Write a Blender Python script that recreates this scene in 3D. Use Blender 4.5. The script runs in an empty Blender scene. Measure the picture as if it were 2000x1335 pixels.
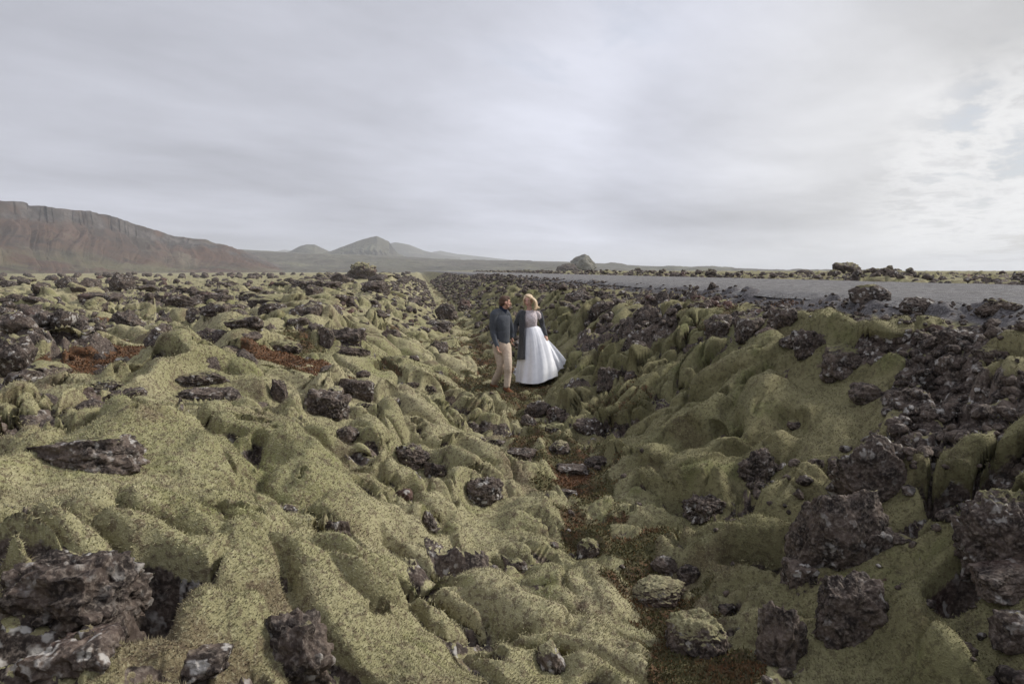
import bpy, bmesh, math, random, time
import numpy as np
from mathutils import Vector, Matrix

T0 = time.time()
SC = bpy.context.scene
COL = SC.collection
R = math.radians

# ------------------------------------------------------------------ camera
FPX = 1333.33          # focal length in pixels of the 2000 px wide photograph
PITCH = math.atan(139.5 / FPX)
CAM = np.array([0.0, 0.0, 2.25])
cam_data = bpy.data.cameras.new("camera")
cam_data.lens = 24.0
cam_data.sensor_width = 36.0
cam_data.clip_start = 0.05
cam_data.clip_end = 60000.0
cam = bpy.data.objects.new("camera", cam_data)
COL.objects.link(cam)
cam.location = CAM
cam.rotation_euler = (R(90) - PITCH, 0, 0)
SC.camera = cam

# ------------------------------------------------------------------ look
SC.view_settings.view_transform = 'Standard'
SC.view_settings.look = 'None'
SC.view_settings.exposure = 0.36
SC.view_settings.gamma = 1.0
SC.cycles.max_bounces = 5
SC.cycles.diffuse_bounces = 3
SC.cycles.glossy_bounces = 2
SC.cycles.transmission_bounces = 3
SC.cycles.transparent_max_bounces = 6
SC.cycles.volume_bounces = 1
SC.cycles.caustics_reflective = False
SC.cycles.caustics_refractive = False

# ------------------------------------------------------------------ sun (veiled by cloud, from the right)
SUN_AZ, SUN_EL = 74.0, 34.0      # degrees clockwise from the view direction, and above the horizon
sd = bpy.data.lights.new("sun", 'SUN')
sd.energy = 3.0
sd.angle = R(11)
sd.color = (1.0, 0.955, 0.88)
sun = bpy.data.objects.new("sun", sd)
COL.objects.link(sun)
sdir = Vector((math.sin(R(SUN_AZ)) * math.cos(R(SUN_EL)), math.cos(R(SUN_AZ)) * math.cos(R(SUN_EL)), math.sin(R(SUN_EL))))
sun.rotation_euler = sdir.to_track_quat('Z', 'Y').to_euler()


# ------------------------------------------------------------------ node helper
class NT:
    def __init__(self, tree):
        self.t = tree
        self.n = tree.nodes
        self.l = tree.links

    def new(self, kind, **kw):
        nd = self.n.new(kind)
        for k, v in kw.items():
            if k == 'ins':
                for i, val in v.items():
                    if hasattr(val, 'is_output'):
                        self.l.new(val, nd.inputs[i])
                    else:
                        nd.inputs[i].default_value = val
            else:
                setattr(nd, k, v)
        return nd

    def math(self, op, a, b=0.0, c=None, clamp=False):
        ins = {0: a, 1: b}
        if c is not None:
            ins[2] = c
        return self.new('ShaderNodeMath', operation=op, use_clamp=clamp, ins=ins).outputs[0]

    def vmath(self, op, a, b=(0, 0, 0), out=0):
        return self.new('ShaderNodeVectorMath', operation=op, ins={0: a, 1: b}).outputs[out]

    def smap(self, v, a, b, lo=0.0, hi=1.0, mode='SMOOTHSTEP'):
        return self.new('ShaderNodeMapRange', interpolation_type=mode, ins={0: v, 1: a, 2: b, 3: lo, 4: hi}).outputs[0]

    def mix(self, f, a, b, blend='MIX'):
        nd = self.new('ShaderNodeMix', data_type='RGBA', blend_type=blend)
        for i, v in ((0, f), (6, a), (7, b)):
            if hasattr(v, 'is_output'):
                self.l.new(v, nd.inputs[i])
            else:
                if i and len(v) == 3:
                    v = (*v, 1)
                nd.inputs[i].default_value = v
        return nd.outputs[2]

    def noise(self, vec, scale, detail=4, rough=0.55, dist=0.0, out=0):
        ins = {'Scale': scale, 'Detail': detail, 'Roughness': rough, 'Distortion': dist}
        if vec is not None:
            ins['Vector'] = vec
        return self.new('ShaderNodeTexNoise', ins=ins).outputs[out]

    def voro(self, vec, scale, feature='F1', out=0, rnd=1.0):
        return self.new('ShaderNodeTexVoronoi', feature=feature, ins={'Vector': vec, 'Scale': scale, 'Randomness': rnd}).outputs[out]


# ------------------------------------------------------------------ world: Nishita sky under a cloud deck
w = bpy.data.worlds.new("World")
SC.world = w
w.use_nodes = True
t = NT(w.node_tree)
t.n.clear()
out = t.new('ShaderNodeOutputWorld')
sky = t.new('ShaderNodeTexSky', sky_type='NISHITA')
sky.sun_disc = False
sky.sun_elevation = R(SUN_EL)
sky.sun_rotation = R(SUN_AZ)
sky.air_density = 1.0
sky.dust_density = 2.0
sky_c = t.mix(1.0, sky.outputs[0], (0.12, 0.12, 0.12), 'MULTIPLY')
tc = t.new('ShaderNodeTexCoord').outputs['Generated']
sep = t.new('ShaderNodeSeparateXYZ', ins={0: tc})
zx, zy, zz = sep.outputs
zc = t.math('MAXIMUM', zz, 0.0)
den = t.math('ADD', zc, 0.10)
u = t.math('DIVIDE', zx, den)
v = t.math('DIVIDE', zy, den)
# cloud streets running away to the left, as the wind draws them
ca, sa = math.cos(R(52)), math.sin(R(52))
u2 = t.math('ADD', t.math('MULTIPLY', u, ca), t.math('MULTIPLY', v, sa))
v2 = t.math('SUBTRACT', t.math('MULTIPLY', v, ca), t.math('MULTIPLY', u, sa))
uv = t.new('ShaderNodeCombineXYZ', ins={0: t.math('MULTIPLY', u2, 0.70), 1: v2, 2: 0.0}).outputs[0]
big = t.noise(t.vmath('ADD', uv, (3.1, 1.7, 0)), 0.42, 3, 0.5, 0.4)
mid = t.noise(t.vmath('ADD', uv, (9.1, 4.7, 2)), 1.3, 6, 0.58, 0.25)
fin = t.noise(t.vmath('ADD', uv, (1.1, 8.7, 5)), 5.0, 5, 0.6, 0.3)
cl = t.math('ADD', t.math('MULTIPLY', big, 0.63), t.math('ADD', t.math('MULTIPLY', mid, 0.28), t.math('MULTIPLY', fin, 0.09)))
lum = t.smap(cl, 0.34, 0.68, 0.77, 1.33, 'LINEAR')


def lobe(az, el, lo, hi):
    d = (math.sin(R(az)) * math.cos(R(el)), math.cos(R(az)) * math.cos(R(el)), math.sin(R(el)))
    return t.smap(t.vmath('DOT_PRODUCT', tc, d, out=1), lo, hi)


g_right = lobe(42, 4, 0.84, 1.0)
g_mid = lobe(14, 14, 0.93, 1.0)
d_band = lobe(18, 7.0, 0.972, 1.0)
d_left = lobe(-45, 22, 0.72, 1.0)
lum = t.math('MULTIPLY', lum, t.math('ADD', 1.0, t.math('MULTIPLY', g_right, 0.13)))
lum = t.math('MULTIPLY', lum, t.math('ADD', 1.0, t.math('MULTIPLY', g_mid, 0.20)))
lum = t.math('MULTIPLY', lum, t.math('SUBTRACT', 1.0, t.math('MULTIPLY', d_band, 0.20)))
lum = t.math('MULTIPLY', lum, t.math('SUBTRACT', 1.0, t.math('MULTIPLY', d_left, 0.13)))
lum = t.math('MULTIPLY', lum, t.math('SUBTRACT', 1.0, t.math('MULTIPLY', lobe(36, 17, 0.965, 1.0), 0.14)))
# an overcast sky is brightest overhead
lum = t.math('MULTIPLY', lum, t.smap(zc, 0.42, 1.0, 1.0, 1.35))
tint = t.mix(g_right, (0.445, 0.457, 0.515), (0.555, 0.555, 0.562))
cloud = t.mix(1.0, tint, t.new('ShaderNodeCombineColor', ins={0: lum, 1: lum, 2: lum}).outputs[0], 'MULTIPLY')
# thin places in the deck let the blue through: low on the right and high in the middle
thin = t.noise(t.vmath('ADD', uv, (5.5, 2.2, 7)), 1.9, 7, 0.62, 0.15)
gap = t.math('MULTIPLY', t.smap(thin, 0.50, 0.66), t.math('MAXIMUM', lobe(40, 6.0, 0.980, 0.995), t.math('MULTIPLY', lobe(5, 19, 0.985, 1.0), 0.35)))
skyblue = t.mix(0.30, (0.36, 0.40, 0.47), sky_c)
col = t.mix(t.math('MULTIPLY', gap, 0.65), cloud, skyblue)
# bright ragged rims beside the gap
rim = t.math('MULTIPLY', t.math('MULTIPLY', t.smap(thin, 0.40, 0.50), t.math('SUBTRACT', 1.0, t.smap(thin, 0.50, 0.60))), lobe(36, 5.5, 0.982, 0.998))
col = t.mix(t.math('MULTIPLY', rim, 0.55), col, (0.80, 0.80, 0.80))
bg = t.new('ShaderNodeBackground', ins={0: col, 1: 1.0})
t.l.new(bg.outputs[0], out.inputs[0])


# ------------------------------------------------------------------ rays from photograph pixels
FWD = np.array([0, math.cos(PITCH), -math.sin(PITCH)])
UP = np.array([0, math.sin(PITCH), math.cos(PITCH)])


def ray(px, py):
    d = FWD + np.array([1, 0, 0]) * (px - 1000) / FPX + UP * (667.5 - py) / FPX
    return d / d[1]          # one metre forward per unit


def at_y(px, py, y):
    """the point seen at this pixel, y metres ahead"""
    return CAM + ray(px, py) * y


# ------------------------------------------------------------------ numpy noise
def _h(ix, iy, iz, seed):
    h = (ix.astype(np.int64) * 374761393 + iy.astype(np.int64) * 668265263 + iz * 2147483647 + seed * 974634777) & 0xFFFFFFFF
    h = ((h ^ (h >> 13)) * 1274126177) & 0xFFFFFFFF
    h = ((h ^ (h >> 16)) * 2246822519) & 0xFFFFFFFF
    return (h ^ (h >> 15)) & 0xFFFFFFFF


def hash01(ix, iy, seed, iz=0):
    return (_h(ix, iy, iz, seed) / 4294967295.0).astype(np.float32)


def vn2(x, y, seed=0):
    ix = np.floor(x); iy = np.floor(y)
    fx = x - ix; fy = y - iy
    fx = fx * fx * fx * (fx * (fx * 6 - 15) + 10); fy = fy * fy * fy * (fy * (fy * 6 - 15) + 10)
    a = hash01(ix, iy, seed); b = hash01(ix + 1, iy, seed)
    c = hash01(ix, iy + 1, seed); d = hash01(ix + 1, iy + 1, seed)
    return (a + (b - a) * fx) * (1 - fy) + (c + (d - c) * fx) * fy


def fbm2(x, y, oct=4, seed=0, gain=0.5):
    s = 0.0; a = 1.0; n = 0.0
    cx, cy = 0.8, 0.6
    for i in range(oct):
        s = s + a * (vn2(x, y, seed + i * 17) - 0.5)
        n += a; a *= gain
        x, y = (x * cx - y * cy) * 2.03 + 5.3, (x * cy + y * cx) * 2.03 + 1.7
    return s / n * 2.0          # about -1..1


def vn3(p, seed=0):
    ip = np.floor(p); f = p - ip
    f = f * f * (3 - 2 * f)
    r = 0
    for dx in (0, 1):
        wx = f[:, 0] if dx else 1 - f[:, 0]
        for dy in (0, 1):
            wy = f[:, 1] if dy else 1 - f[:, 1]
            for dz in (0, 1):
                wz = f[:, 2] if dz else 1 - f[:, 2]
                hv = _h(ip[:, 0] + dx, ip[:, 1] + dy, (ip[:, 2] + dz).astype(np.int64) * 69069 + 7, seed) / 4294967295.0
                r = r + wx * wy * wz * hv
    return r


def fbm3(p, oct=4, seed=0, gain=0.5, ridge=False):
    s = 0; a = 1.0; n = 0
    for i in range(oct):
        v = vn3(p, seed + i * 13)
        if ridge:
            v = np.abs(v * 2 - 1) ** .8
        s = s + a * (v - 0.5); n += a; a *= gain
        p = p * 2.1 + 3.7
    return s / n * 2


def worley(x, y, seed=0, jit=0.9):
    ix = np.floor(x); iy = np.floor(y)
    f1 = np.full(x.shape, 9.0, np.float32); f2 = f1.copy()
    cid = np.zeros(x.shape, np.float32)
    for dx in (-1, 0, 1):
        for dy in (-1, 0, 1):
            cx = ix + dx; cy = iy + dy
            px = cx + 0.5 + jit * (hash01(cx, cy, seed) - 0.5)
            py = cy + 0.5 + jit * (hash01(cx, cy, seed + 91) - 0.5)
            d = np.hypot(px - x, py - y).astype(np.float32)
            near = d < f1
            f2 = np.where(near, f1, np.minimum(f2, d))
            cid = np.where(near, hash01(cx, cy, seed + 7), cid)
            f1 = np.where(near, d, f1)
    return f1, f2, cid


def pillows(x, y, seed, Rr=0.80, K=20.0, lo=0.42, pw=.60):
    """rounded cushions of unequal height that meet in soft valleys; also the distance between the two nearest"""
    ix = np.floor(x); iy = np.floor(y)
    acc = np.zeros(x.shape, np.float32)
    f1 = np.full(x.shape, 9.0, np.float32); f2 = f1.copy()
    for dx in (-1, 0, 1):
        for dy in (-1, 0, 1):
            cx = ix + dx; cy = iy + dy
            px = cx + 0.5 + 0.85 * (hash01(cx, cy, seed) - 0.5)
            py = cy + 0.5 + 0.85 * (hash01(cx, cy, seed + 91) - 0.5)
            d = np.hypot(px - x, py - y).astype(np.float32)
            f2 = np.where(d < f1, f1, np.minimum(f2, d)); f1 = np.minimum(f1, d)
            a = lo + (1 - lo) * hash01(cx, cy, seed + 7)
            r_ = Rr * (.75 + .25 * a)
            acc += np.exp(K * a * np.clip(1 - (d / r_) ** 2, 0, 1) ** pw)
    return (np.log(acc) - math.log(9)) / K, f2 - f1


def sst(v, a, b):
    q = np.clip((v - a) / (b - a), 0, 1)
    return q * q * (3 - 2 * q)


# ------------------------------------------------------------------ the land
UX, UY = -0.134, 0.991           # the ditch runs this way
ROAD_Z = 1.90
ROAD_IN, ROAD_OUT = 4.25, 12.3
s0 = 1.62 * UX


def coords(x, y):
    s = x * UX + y * UY
    L = (x - 1.62) * UY - y * UX
    return s, L


def macro(x, y):
    """large shape of the land: ditch, banks, road bed, plain"""
    s, L0 = coords(x, y)
    near = 1 - sst(s, 60, 200)
    L = L0 + (0.28 * fbm2(s / 3.1, L0 * 0 + 3.3, 2, 5)) * near * (1 - sst(np.abs(L0), 2.5, 4.0))
    zl = 1.0 * sst(-L, 0.35, 3.7)
    zl = zl - 0.30 * sst(-L, 4.0, 7.0)
    zr = 0.85 * sst(L, 0.25, 2.6) + 0.84 * sst(L, 1.7, 4.1)
    z = np.where(L < 0, zl, zr)
    plain = sst(-L0, 2.6, 6.5)
    far = sst(np.hypot(x, y), 60, 400)
    z = z + plain * (0.42 * fbm2(x / 5.2, y / 5.2, 3, 21) + 0.10 * fbm2(x / 1.9, y / 1.9, 2, 23)) * (1 - 0.5 * far)
    z = z - plain * 0.25 * sst(np.hypot(x, y), 80, 500)
    # beyond the road: a low tumbled lava edge, then land falling away towards the sea
    over = sst(L0, 12.5, 14.5)
    z = z + over * (0.10 + 0.26 * fbm2(x / 3.4, y / 3.4, 3, 33) * (1 - 0.4 * far)) - 0.9 * sst(L0, 120, 900) * over
    bank = sst(np.abs(L0), 0.7, 1.6) * (1 - sst(np.abs(L0 + 0.3), 3.3, 4.2))
    z = z + bank * 0.16 * fbm2(x / 1.5, y / 1.5, 2, 41)
    rd = sst(L0, ROAD_IN - 0.5, ROAD_IN + 0.1) * (1 - sst(L0, ROAD_OUT - 0.1, ROAD_OUT + 0.7))
    z = z * (1 - rd) + (ROAD_Z - 0.06) * rd
    return z


_tt = np.geomspace(1.2, 900, 1500)


def hit(px, py):
    d = ray(px, py)
    pts = CAM + _tt[:, None] * d
    z = macro(pts[:, 0], pts[:, 1])
    below = np.nonzero(pts[:, 2] < z)[0]
    i = below[0] if len(below) else len(_tt) - 1
    return pts[i, 0], pts[i, 1], _tt[i]


# dark openings under the moss (px, py, radius px, depth m)
HOLLOWS = [(828, 1180, 50, .42), (1003, 1112, 26, .22), (255, 1150, 75, .34), (170, 1190, 60, .2),
           (560, 690, 30, .2), (1465, 775, 26, .3), (1415, 858, 28, .22), (1190, 755, 22, .2), (1340, 1000, 40, .15),
           (1745, 1060, 36, .25), (1880, 1160, 60, .3), (1500, 1120, 40, .25), (1820, 960, 40, .15), (735, 1095, 30, .2),
           (680, 820, 26, .15), (1180, 880, 26, .12), (1740, 640, 20, .2), (1260, 685, 12, .12), (1440, 700, 20, .2)]
# moss pillows and draped moss arms: (px0, py0, px1, py1, half width px, height m)
ARMS = [(1640, 612, 1545, 735, 24, .26), (1835, 628, 1705, 690, 26, .26), (1392, 628, 1262, 672, 20, .2),
        (1250, 590, 1200, 660, 15, .16), (1300, 600, 1225, 650, 13, .14), (1490, 700, 1330, 790, 30, .2),
        (1700, 690, 1560, 700, 26, .18), (1800, 1190, 1740, 1290, 120, .34), (1840, 1260, 1930, 1300, 90, .25),
        (1640, 800, 1450, 810, 60, .16), (1420, 960, 1330, 930, 60, .2), (1560, 1010, 1430, 1110, 48, .24),
        (500, 1110, 540, 1130, 85, .14), (650, 1150, 690, 1165, 80, .20), (340, 1250, 380, 1260, 80, .15),
        (980, 1170, 1060, 1240, 60, .16), (620, 780, 610, 830, 36, .16), (1210, 1000, 1290, 920, 30, .08),
        (1270, 770, 1230, 810, 30, .14), (1590, 640, 1500, 655, 16, .12), (1000, 880, 1060, 930, 30, .12),
        (1180, 1090, 1230, 1190, 40, .12), (1300, 1180, 1240, 1160, 34, .16), (1290, 890, 1360, 850, 44, .16), (1572, 1000, 1625, 985, 40, .24), (1775, 1080, 1850, 1085, 40, .22), (1720, 1330, 1900, 1300, 90, .25)]
_hol = [(*hit(a, b)[:2], r * hit(a, b)[2] / FPX, dep) for a, b, r, dep in HOLLOWS]
_arm = []
for a0, b0, a1, b1, hw, hh in ARMS:
    p0 = hit(a0, b0); p1 = hit(a1, b1)
    _arm.append((p0[0], p0[1], p1[0], p1[1], hw * 0.5 * (p0[2] + p1[2]) / FPX, hh))


PADS = [(-.30, 12.33, .135, .16), (-.02, 12.0, -.02, .17), (.42, 12.6, .12, .42)]
CLEAR = []
MOUNDS = []      # where rocks will stand the moss is heaped against them


def land(x, y):
    """full height, sideways lean of the moss, and the masks for bare rock (crevice shade too) and heath"""
    s, L = coords(x, y)
    dist = np.hypot(x, y)
    z = macro(x, y)
    left = sst(-L, 0.1, 0.5)
    right = 1 - left
    road = sst(L, ROAD_IN - 0.75, ROAD_IN - 0.1) * (1 - sst(L, ROAD_OUT, ROAD_OUT + 0.9))
    floor = 1 - sst(np.abs(L + 0.25 * fbm2(s / 1.7, s * 0 + 9, 3, 77) + 0.45 * fbm2(x / .45, y / .45, 3, 78)), 0.05, 0.58)
    floor = np.maximum(floor, (1 - sst(np.hypot((x + 0.15) / 1.5, (y - 12.6) / 2.0), 0.5, 1.0)) * 0.95)
    # warp
    wx = x + 0.34 * fbm2(x / 1.1, y / 1.1, 2, 51) + .05 * fbm2(x / .3, y / .3, 2, 53); wy = y + 0.34 * fbm2(x / 1.1 + 40, y / 1.1, 2, 52) + .05 * fbm2(x / .3 + 9, y / .3, 2, 54)
    sw, Lw = coords(wx, wy)
    rb = sst(L, 0.3, 1.2)
    # pillows: round on the plain, drawn out down the slope on the banks
    bankL = sst(-L, .2, 1.0) * (1 - sst(-L, 3.2, 4.6))
    fade1 = 1 - sst(dist, 60, 220)
    ux = np.where(rb > 0.5, (Lw + 0.35 * sw) / 1.5, Lw / 1.05); uy = np.where(rb > 0.5, (sw - 0.6 * Lw) / 0.50, (sw + 0.55 * Lw) / 0.78)
    p1, e1 = pillows(ux, uy, 3)
    crack = np.exp(-(e1 / 0.10) ** 2) * sst(fbm2(x / 1.3, y / 1.3, 3, 68), -0.25, 0.15)
    amp1 = (0.36 + 0.16 * fbm2(x / 3, y / 3, 2, 61)) * (1 - 0.30 * bankL) * (1 - .22 * rb) * (1 - .22 * (1 - sst(dist, 3.5, 6.5))) * (1 - .30 * bankL * sst(dist, 8, 18))
    p2, e2 = pillows((wx + 0.15 * wy) / 0.42, wy / 0.34, 5)
    crack2 = np.exp(-(e2 / 0.12) ** 2) * sst(fbm2(x / 0.9, y / 0.9, 3, 69), -.12, 0.25)
    amp2 = 0.15 * sst(fbm2(x / 0.9, y / 0.9, 2, 63), -0.5, 0.45) * (1 - sst(dist, 25, 70))
    soft = 0.10 * fbm2(wx / 0.55, wy / 0.55, 3, 65) * (1 - sst(dist, 30, 90))
    p3, _e = pillows(wx / 0.21 + .3 * wy, wy / 0.19, 15)
    soft = soft + 0.045 * p3 * sst(fbm2(x / .7, y / .7, 2, 67), -.35, .3) * (1 - sst(dist, 14, 30))
    moss = (1 - road) * (1 - 0.45 * floor) * (1 - .55 * sst(L, 2.7, 3.6))
    h = moss * (amp1 * p1 * fade1 + amp2 * p2 + soft - 0.30 * crack * (1 - sst(dist, 25, 70)) - 0.15 * crack2 * (1 - sst(dist, 14, 35))) + 0.03 * (1 - road) * fbm2(wx / .22, wy / .22, 2, 66) * (1 - sst(dist, 14, 30))
    gapm = np.maximum(sst(crack * (1 - sst(dist, 25, 60)), .45, .9), .85 * sst(crack2 * (1 - sst(dist, 12, 30)), .5, .95)) * moss  # cracks between cushions: bare rock colour, painting in their dark lines of shade
    # arms and cushions
    cap = np.zeros_like(h)
    for x0, y0, x1, y1, r, hh in _arm:
        ex, ey = x1 - x0, y1 - y0
        q = np.clip(((wx - x0) * ex + (wy - y0) * ey) / (ex * ex + ey * ey + 1e-6), 0, 1)
        d = np.hypot(wx - x0 - q * ex, wy - y0 - q * ey) / (r * 1.15)
        cap = np.maximum(cap, np.where(d < 1, hh * np.sqrt(np.clip(1 - d * d, 0, 1)), 0))
    cap = cap * (1 - .45 * sst(L, 2.8, 3.5))
    h = h + np.clip(cap - 0.5 * h, 0, 1)
    clr = np.ones_like(h)
    for cx, cy, r in CLEAR:
        q = np.nonzero((np.abs(x - cx) < 1.6 * r) & (np.abs(y - cy) < 3 * r))[0]
        if len(q):
            dd = np.hypot(x[q] - cx, (y[q] - cy) / 1.9) / r
            h[q] *= 1 - .85 * (1 - sst(dd, .45, 1.3))
            clr[q] *= sst(dd, .55, 1.7)
    for cx, cy, r, hh in MOUNDS:
        if hh <= 0:
            continue
        q = np.nonzero((np.abs(x - cx) < 2.2 * r) & (np.abs(y - cy) < 2.2 * r))[0] if x.ndim == 1 else None
        if q is None or not len(q):
            continue
        dd = np.hypot(wx[q] - cx, wy[q] - cy) / (r * 1.7)
        h[q] += hh * np.clip(1 - dd * dd, 0, 1) ** 1.2 * (1 - road[q])
    cave = np.zeros_like(h)
    for cx, cy, r, dep in _hol:
        d = np.hypot(wx - cx, wy - cy) / r
        cave = np.maximum(cave, dep * np.exp(-np.minimum(d, 9) ** 5))
    # outcrops of bare lava
    oc = fbm2(wx / 2.3, wy / 2.3, 4, 71) + 0.25 * fbm2(x / .5, y / .5, 2, 72)
    plain = sst(-L, 3.4, 5.0)
    thr = 0.55 - 0.27 * plain * sst(y, 7, 12) - .22 * sst(y, 22, 40) * (1 - plain) + 0.08 * bankL
    om = sst(oc, thr, thr + 0.10) * (1 - 0.9 * floor) * (1 - sst(road, 0, .2))
    pit = np.maximum(sst(fbm2(wx / .75, wy / .5, 3, 83) + .25 * fbm2(x / .2, y / .2, 2, 84), .38, .52),
                     .9 * sst(fbm2(wx / .36, wy / .26, 3, 85) + .3 * fbm2(x / .12, y / .12, 2, 86), .50, .62) * (1 - sst(dist, 12, 25)))
    pit = pit * (1 - floor) * (1 - road) * (1 - sst(dist, 30, 60))
    rub_edge = 3.15 + 0.7 * fbm2(s / 2.1, s * 0, 3, 88) - 0.8 * sst(s, 14, 30) - 1.15 * (1 - sst(s, 5.6, 8.0)) * sst(s, 3.6, 4.6)
    rubble = sst(L + 0.6 * fbm2(wx / .5, wy / .5, 2, 73), rub_edge, rub_edge + 0.35) * (1 - sst(L, ROAD_IN, ROAD_IN + 0.4))
    rubble = rubble * (1 - 0.85 * sst(cap, 0.02, 0.08))
    overm = sst(L, ROAD_OUT + .7, ROAD_OUT + 1.6) * sst(oc, 0.02, 0.25)
    rock = np.maximum(np.maximum(om, rubble * sst(fbm2(x / 1.1, y / 1.1, 3, 74) + .5 * (1 - sst(s, 5.6, 8)) * sst(s, 3.6, 4.6), -0.12, 0.06)), overm)
    rock = np.maximum(np.maximum(np.maximum(rock, .80 * gapm * (1 - sst(cap, .02, .1))), .85 * pit * (1 - sst(cap, .02, .1))), sst(cave, 0.04, 0.12))  # crevice shade joins the colour here along with rock in pits and hollows
    jag = np.abs(fbm2(wx / 0.7, wy / 0.7, 4, 81, 0.6)) * (1 - sst(dist, 150, 400))
    blk1, blk2, bid = worley(wx / 0.42, wy / 0.42, 9)
    blocks = np.clip((blk2 - blk1) * 1.5, 0, .55) * (0.4 + bid)
    h = h * (1 - 0.6 * rock) + rock * ((0.07 + 0.45 * jag) * np.maximum(om, overm * .8) + 0.17 * blocks * (1 - sst(dist, 40, 100)))
    h = h * (1 - sst(cave, 0, 0.15)) - cave - pit * (.13 + .12 * sst(L, .5, 1.5)) * (1 - sst(cave, 0, .1)) * (1 - sst(cap, .02, .1))
    # trodden ground under the couple
    for cx, cy, cz, r in PADS:
        q = np.nonzero((np.abs(x - cx) < 2.2 * r) & (np.abs(y - cy) < 2.2 * r))[0]
        if len(q):
            k_ = 1 - sst(np.hypot(x[q] - cx, y[q] - cy) / r, .55, 1.9)
            h[q] = h[q] * (1 - k_) + (cz - z[q]) * k_
    # fine tufts
    nf = 1 - sst(dist, 8, 16)
    tuft = 0.011 * fbm2(x / .045, y / .045, 3, 91) * nf * (1 - rock)
    grit = 0.035 * fbm2(x / .09, y / .09, 4, 92, .65) * (1 - sst(dist, 12, 25)) * rock
    h = h + (tuft + grit) * (1 - road)
    for cx, cy, rx, ry in PATCH:
        q = np.nonzero((np.abs(x - cx) < 2 * rx) & (np.abs(y - cy) < 3 * ry))[0]
        if len(q):
            k_ = 1 - sst(np.hypot((x[q] - cx) / rx, (y[q] - cy + .35 * ry) / (1.5 * ry)), .6, 1.25)
            h[q] = h[q] * (1 - .75 * k_)
    # moss overhangs on its downhill side
    lean = np.where(L < 0, 1.0, -1.0) * sst(np.abs(L), 0.3, 0.9) * (1 - sst(np.abs(L), 5, 9)) * 0.62
    up = moss * (amp1 * p1 * fade1 + amp2 * p2) * (1 - rock) + np.clip(cap, 0, 1) * 0.35
    up = up * clr
    dx = up * lean * UY
    dy = -up * lean * UX - up * 0.74 * sst(np.abs(L), .5, 1.1) * (1 - sst(dist, 30, 60))
    hm = sst(fbm2(x / 1.6, y / 1.6, 4, 95), 0.30, 0.42) * 0.8 * sst(y, 6, 9)
    heath = np.maximum(floor * sst(fbm2(x / .6, y / .6, 3, 96), -0.75, 0.0), hm * (1 - sst(h - 0.1, 0.0, 0.2))) * (1 - rock)
    for cx, cy, rx, ry in PATCH:
        d = np.hypot((wx - cx) / rx, (wy - cy) / ry)
        heath = np.maximum(heath, (1 - sst(d, 0.7, 1.05)) * (1 - .6 * rock))
    return z + h, dx, dy, rock, np.clip(heath, 0, 1), road


# red heath patches seen on the plain (px, py, half width px, half depth m)
PATCH_PX = [(250, 716, 175, 1.15), (590, 714, 125, .75), (1530, 597, 45, .5), (1075, 541, 20, 1.6), (120, 638, 45, .9), (260, 642, 60, .7), (1125, 940, 40, .22)]
PATCH = []
for a, b, hw, ry in PATCH_PX:
    x0, y0, d0 = hit(a, b)
    PATCH.append((x0, y0, hw * d0 / FPX, ry))


def land_z(x, y):
    return float(land(np.array([x], float), np.array([y], float))[0][0])


def mesh_from(name, verts, faces, attrs=None, smooth=True):
    """verts (n,3) and faces (m,k) arrays, k constant"""
    me = bpy.data.meshes.new(name)
    n, m = len(verts), len(faces); k = faces.shape[1]
    me.vertices.add(n)
    me.vertices.foreach_set('co', np.ascontiguousarray(verts, np.float32).ravel())
    me.loops.add(m * k)
    me.loops.foreach_set('vertex_index', np.ascontiguousarray(faces, np.int32).ravel())
    me.polygons.add(m)
    me.polygons.foreach_set('loop_start', np.arange(0, m * k, k, dtype=np.int32))
    me.polygons.foreach_set('use_smooth', np.full(m, smooth, bool))
    me.update(calc_edges=True)
    for an, av in (attrs or {}).items():
        a = me.attributes.new(an, 'FLOAT', 'POINT')
        a.data.foreach_set('value', np.ascontiguousarray(av, np.float32))
    return me


def link(name, me, mat=None, parent=None, loc=None, **props):
    o = bpy.data.objects.new(name, me)
    COL.objects.link(o)
    if mat is not None:
        me.materials.clear(); me.materials.append(mat)
    if parent is not None:
        o.parent = parent
    if loc is not None:
        o.location = loc
    for k_, v_ in props.items():
        o[k_] = v_
    return o


# ------------------------------------------------------------------ materials
def material(name):
    m = bpy.data.materials.new(name)
    m.use_nodes = True
    tt = NT(m.node_tree)
    tt.n.clear()
    o = tt.new('ShaderNodeOutputMaterial')
    b = tt.new('ShaderNodeBsdfPrincipled')
    tt.l.new(b.outputs[0], o.inputs[0])
    b.inputs['Specular IOR Level'].default_value = 0.2
    b.inputs['Roughness'].default_value = 0.9
    return m, tt, b


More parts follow.
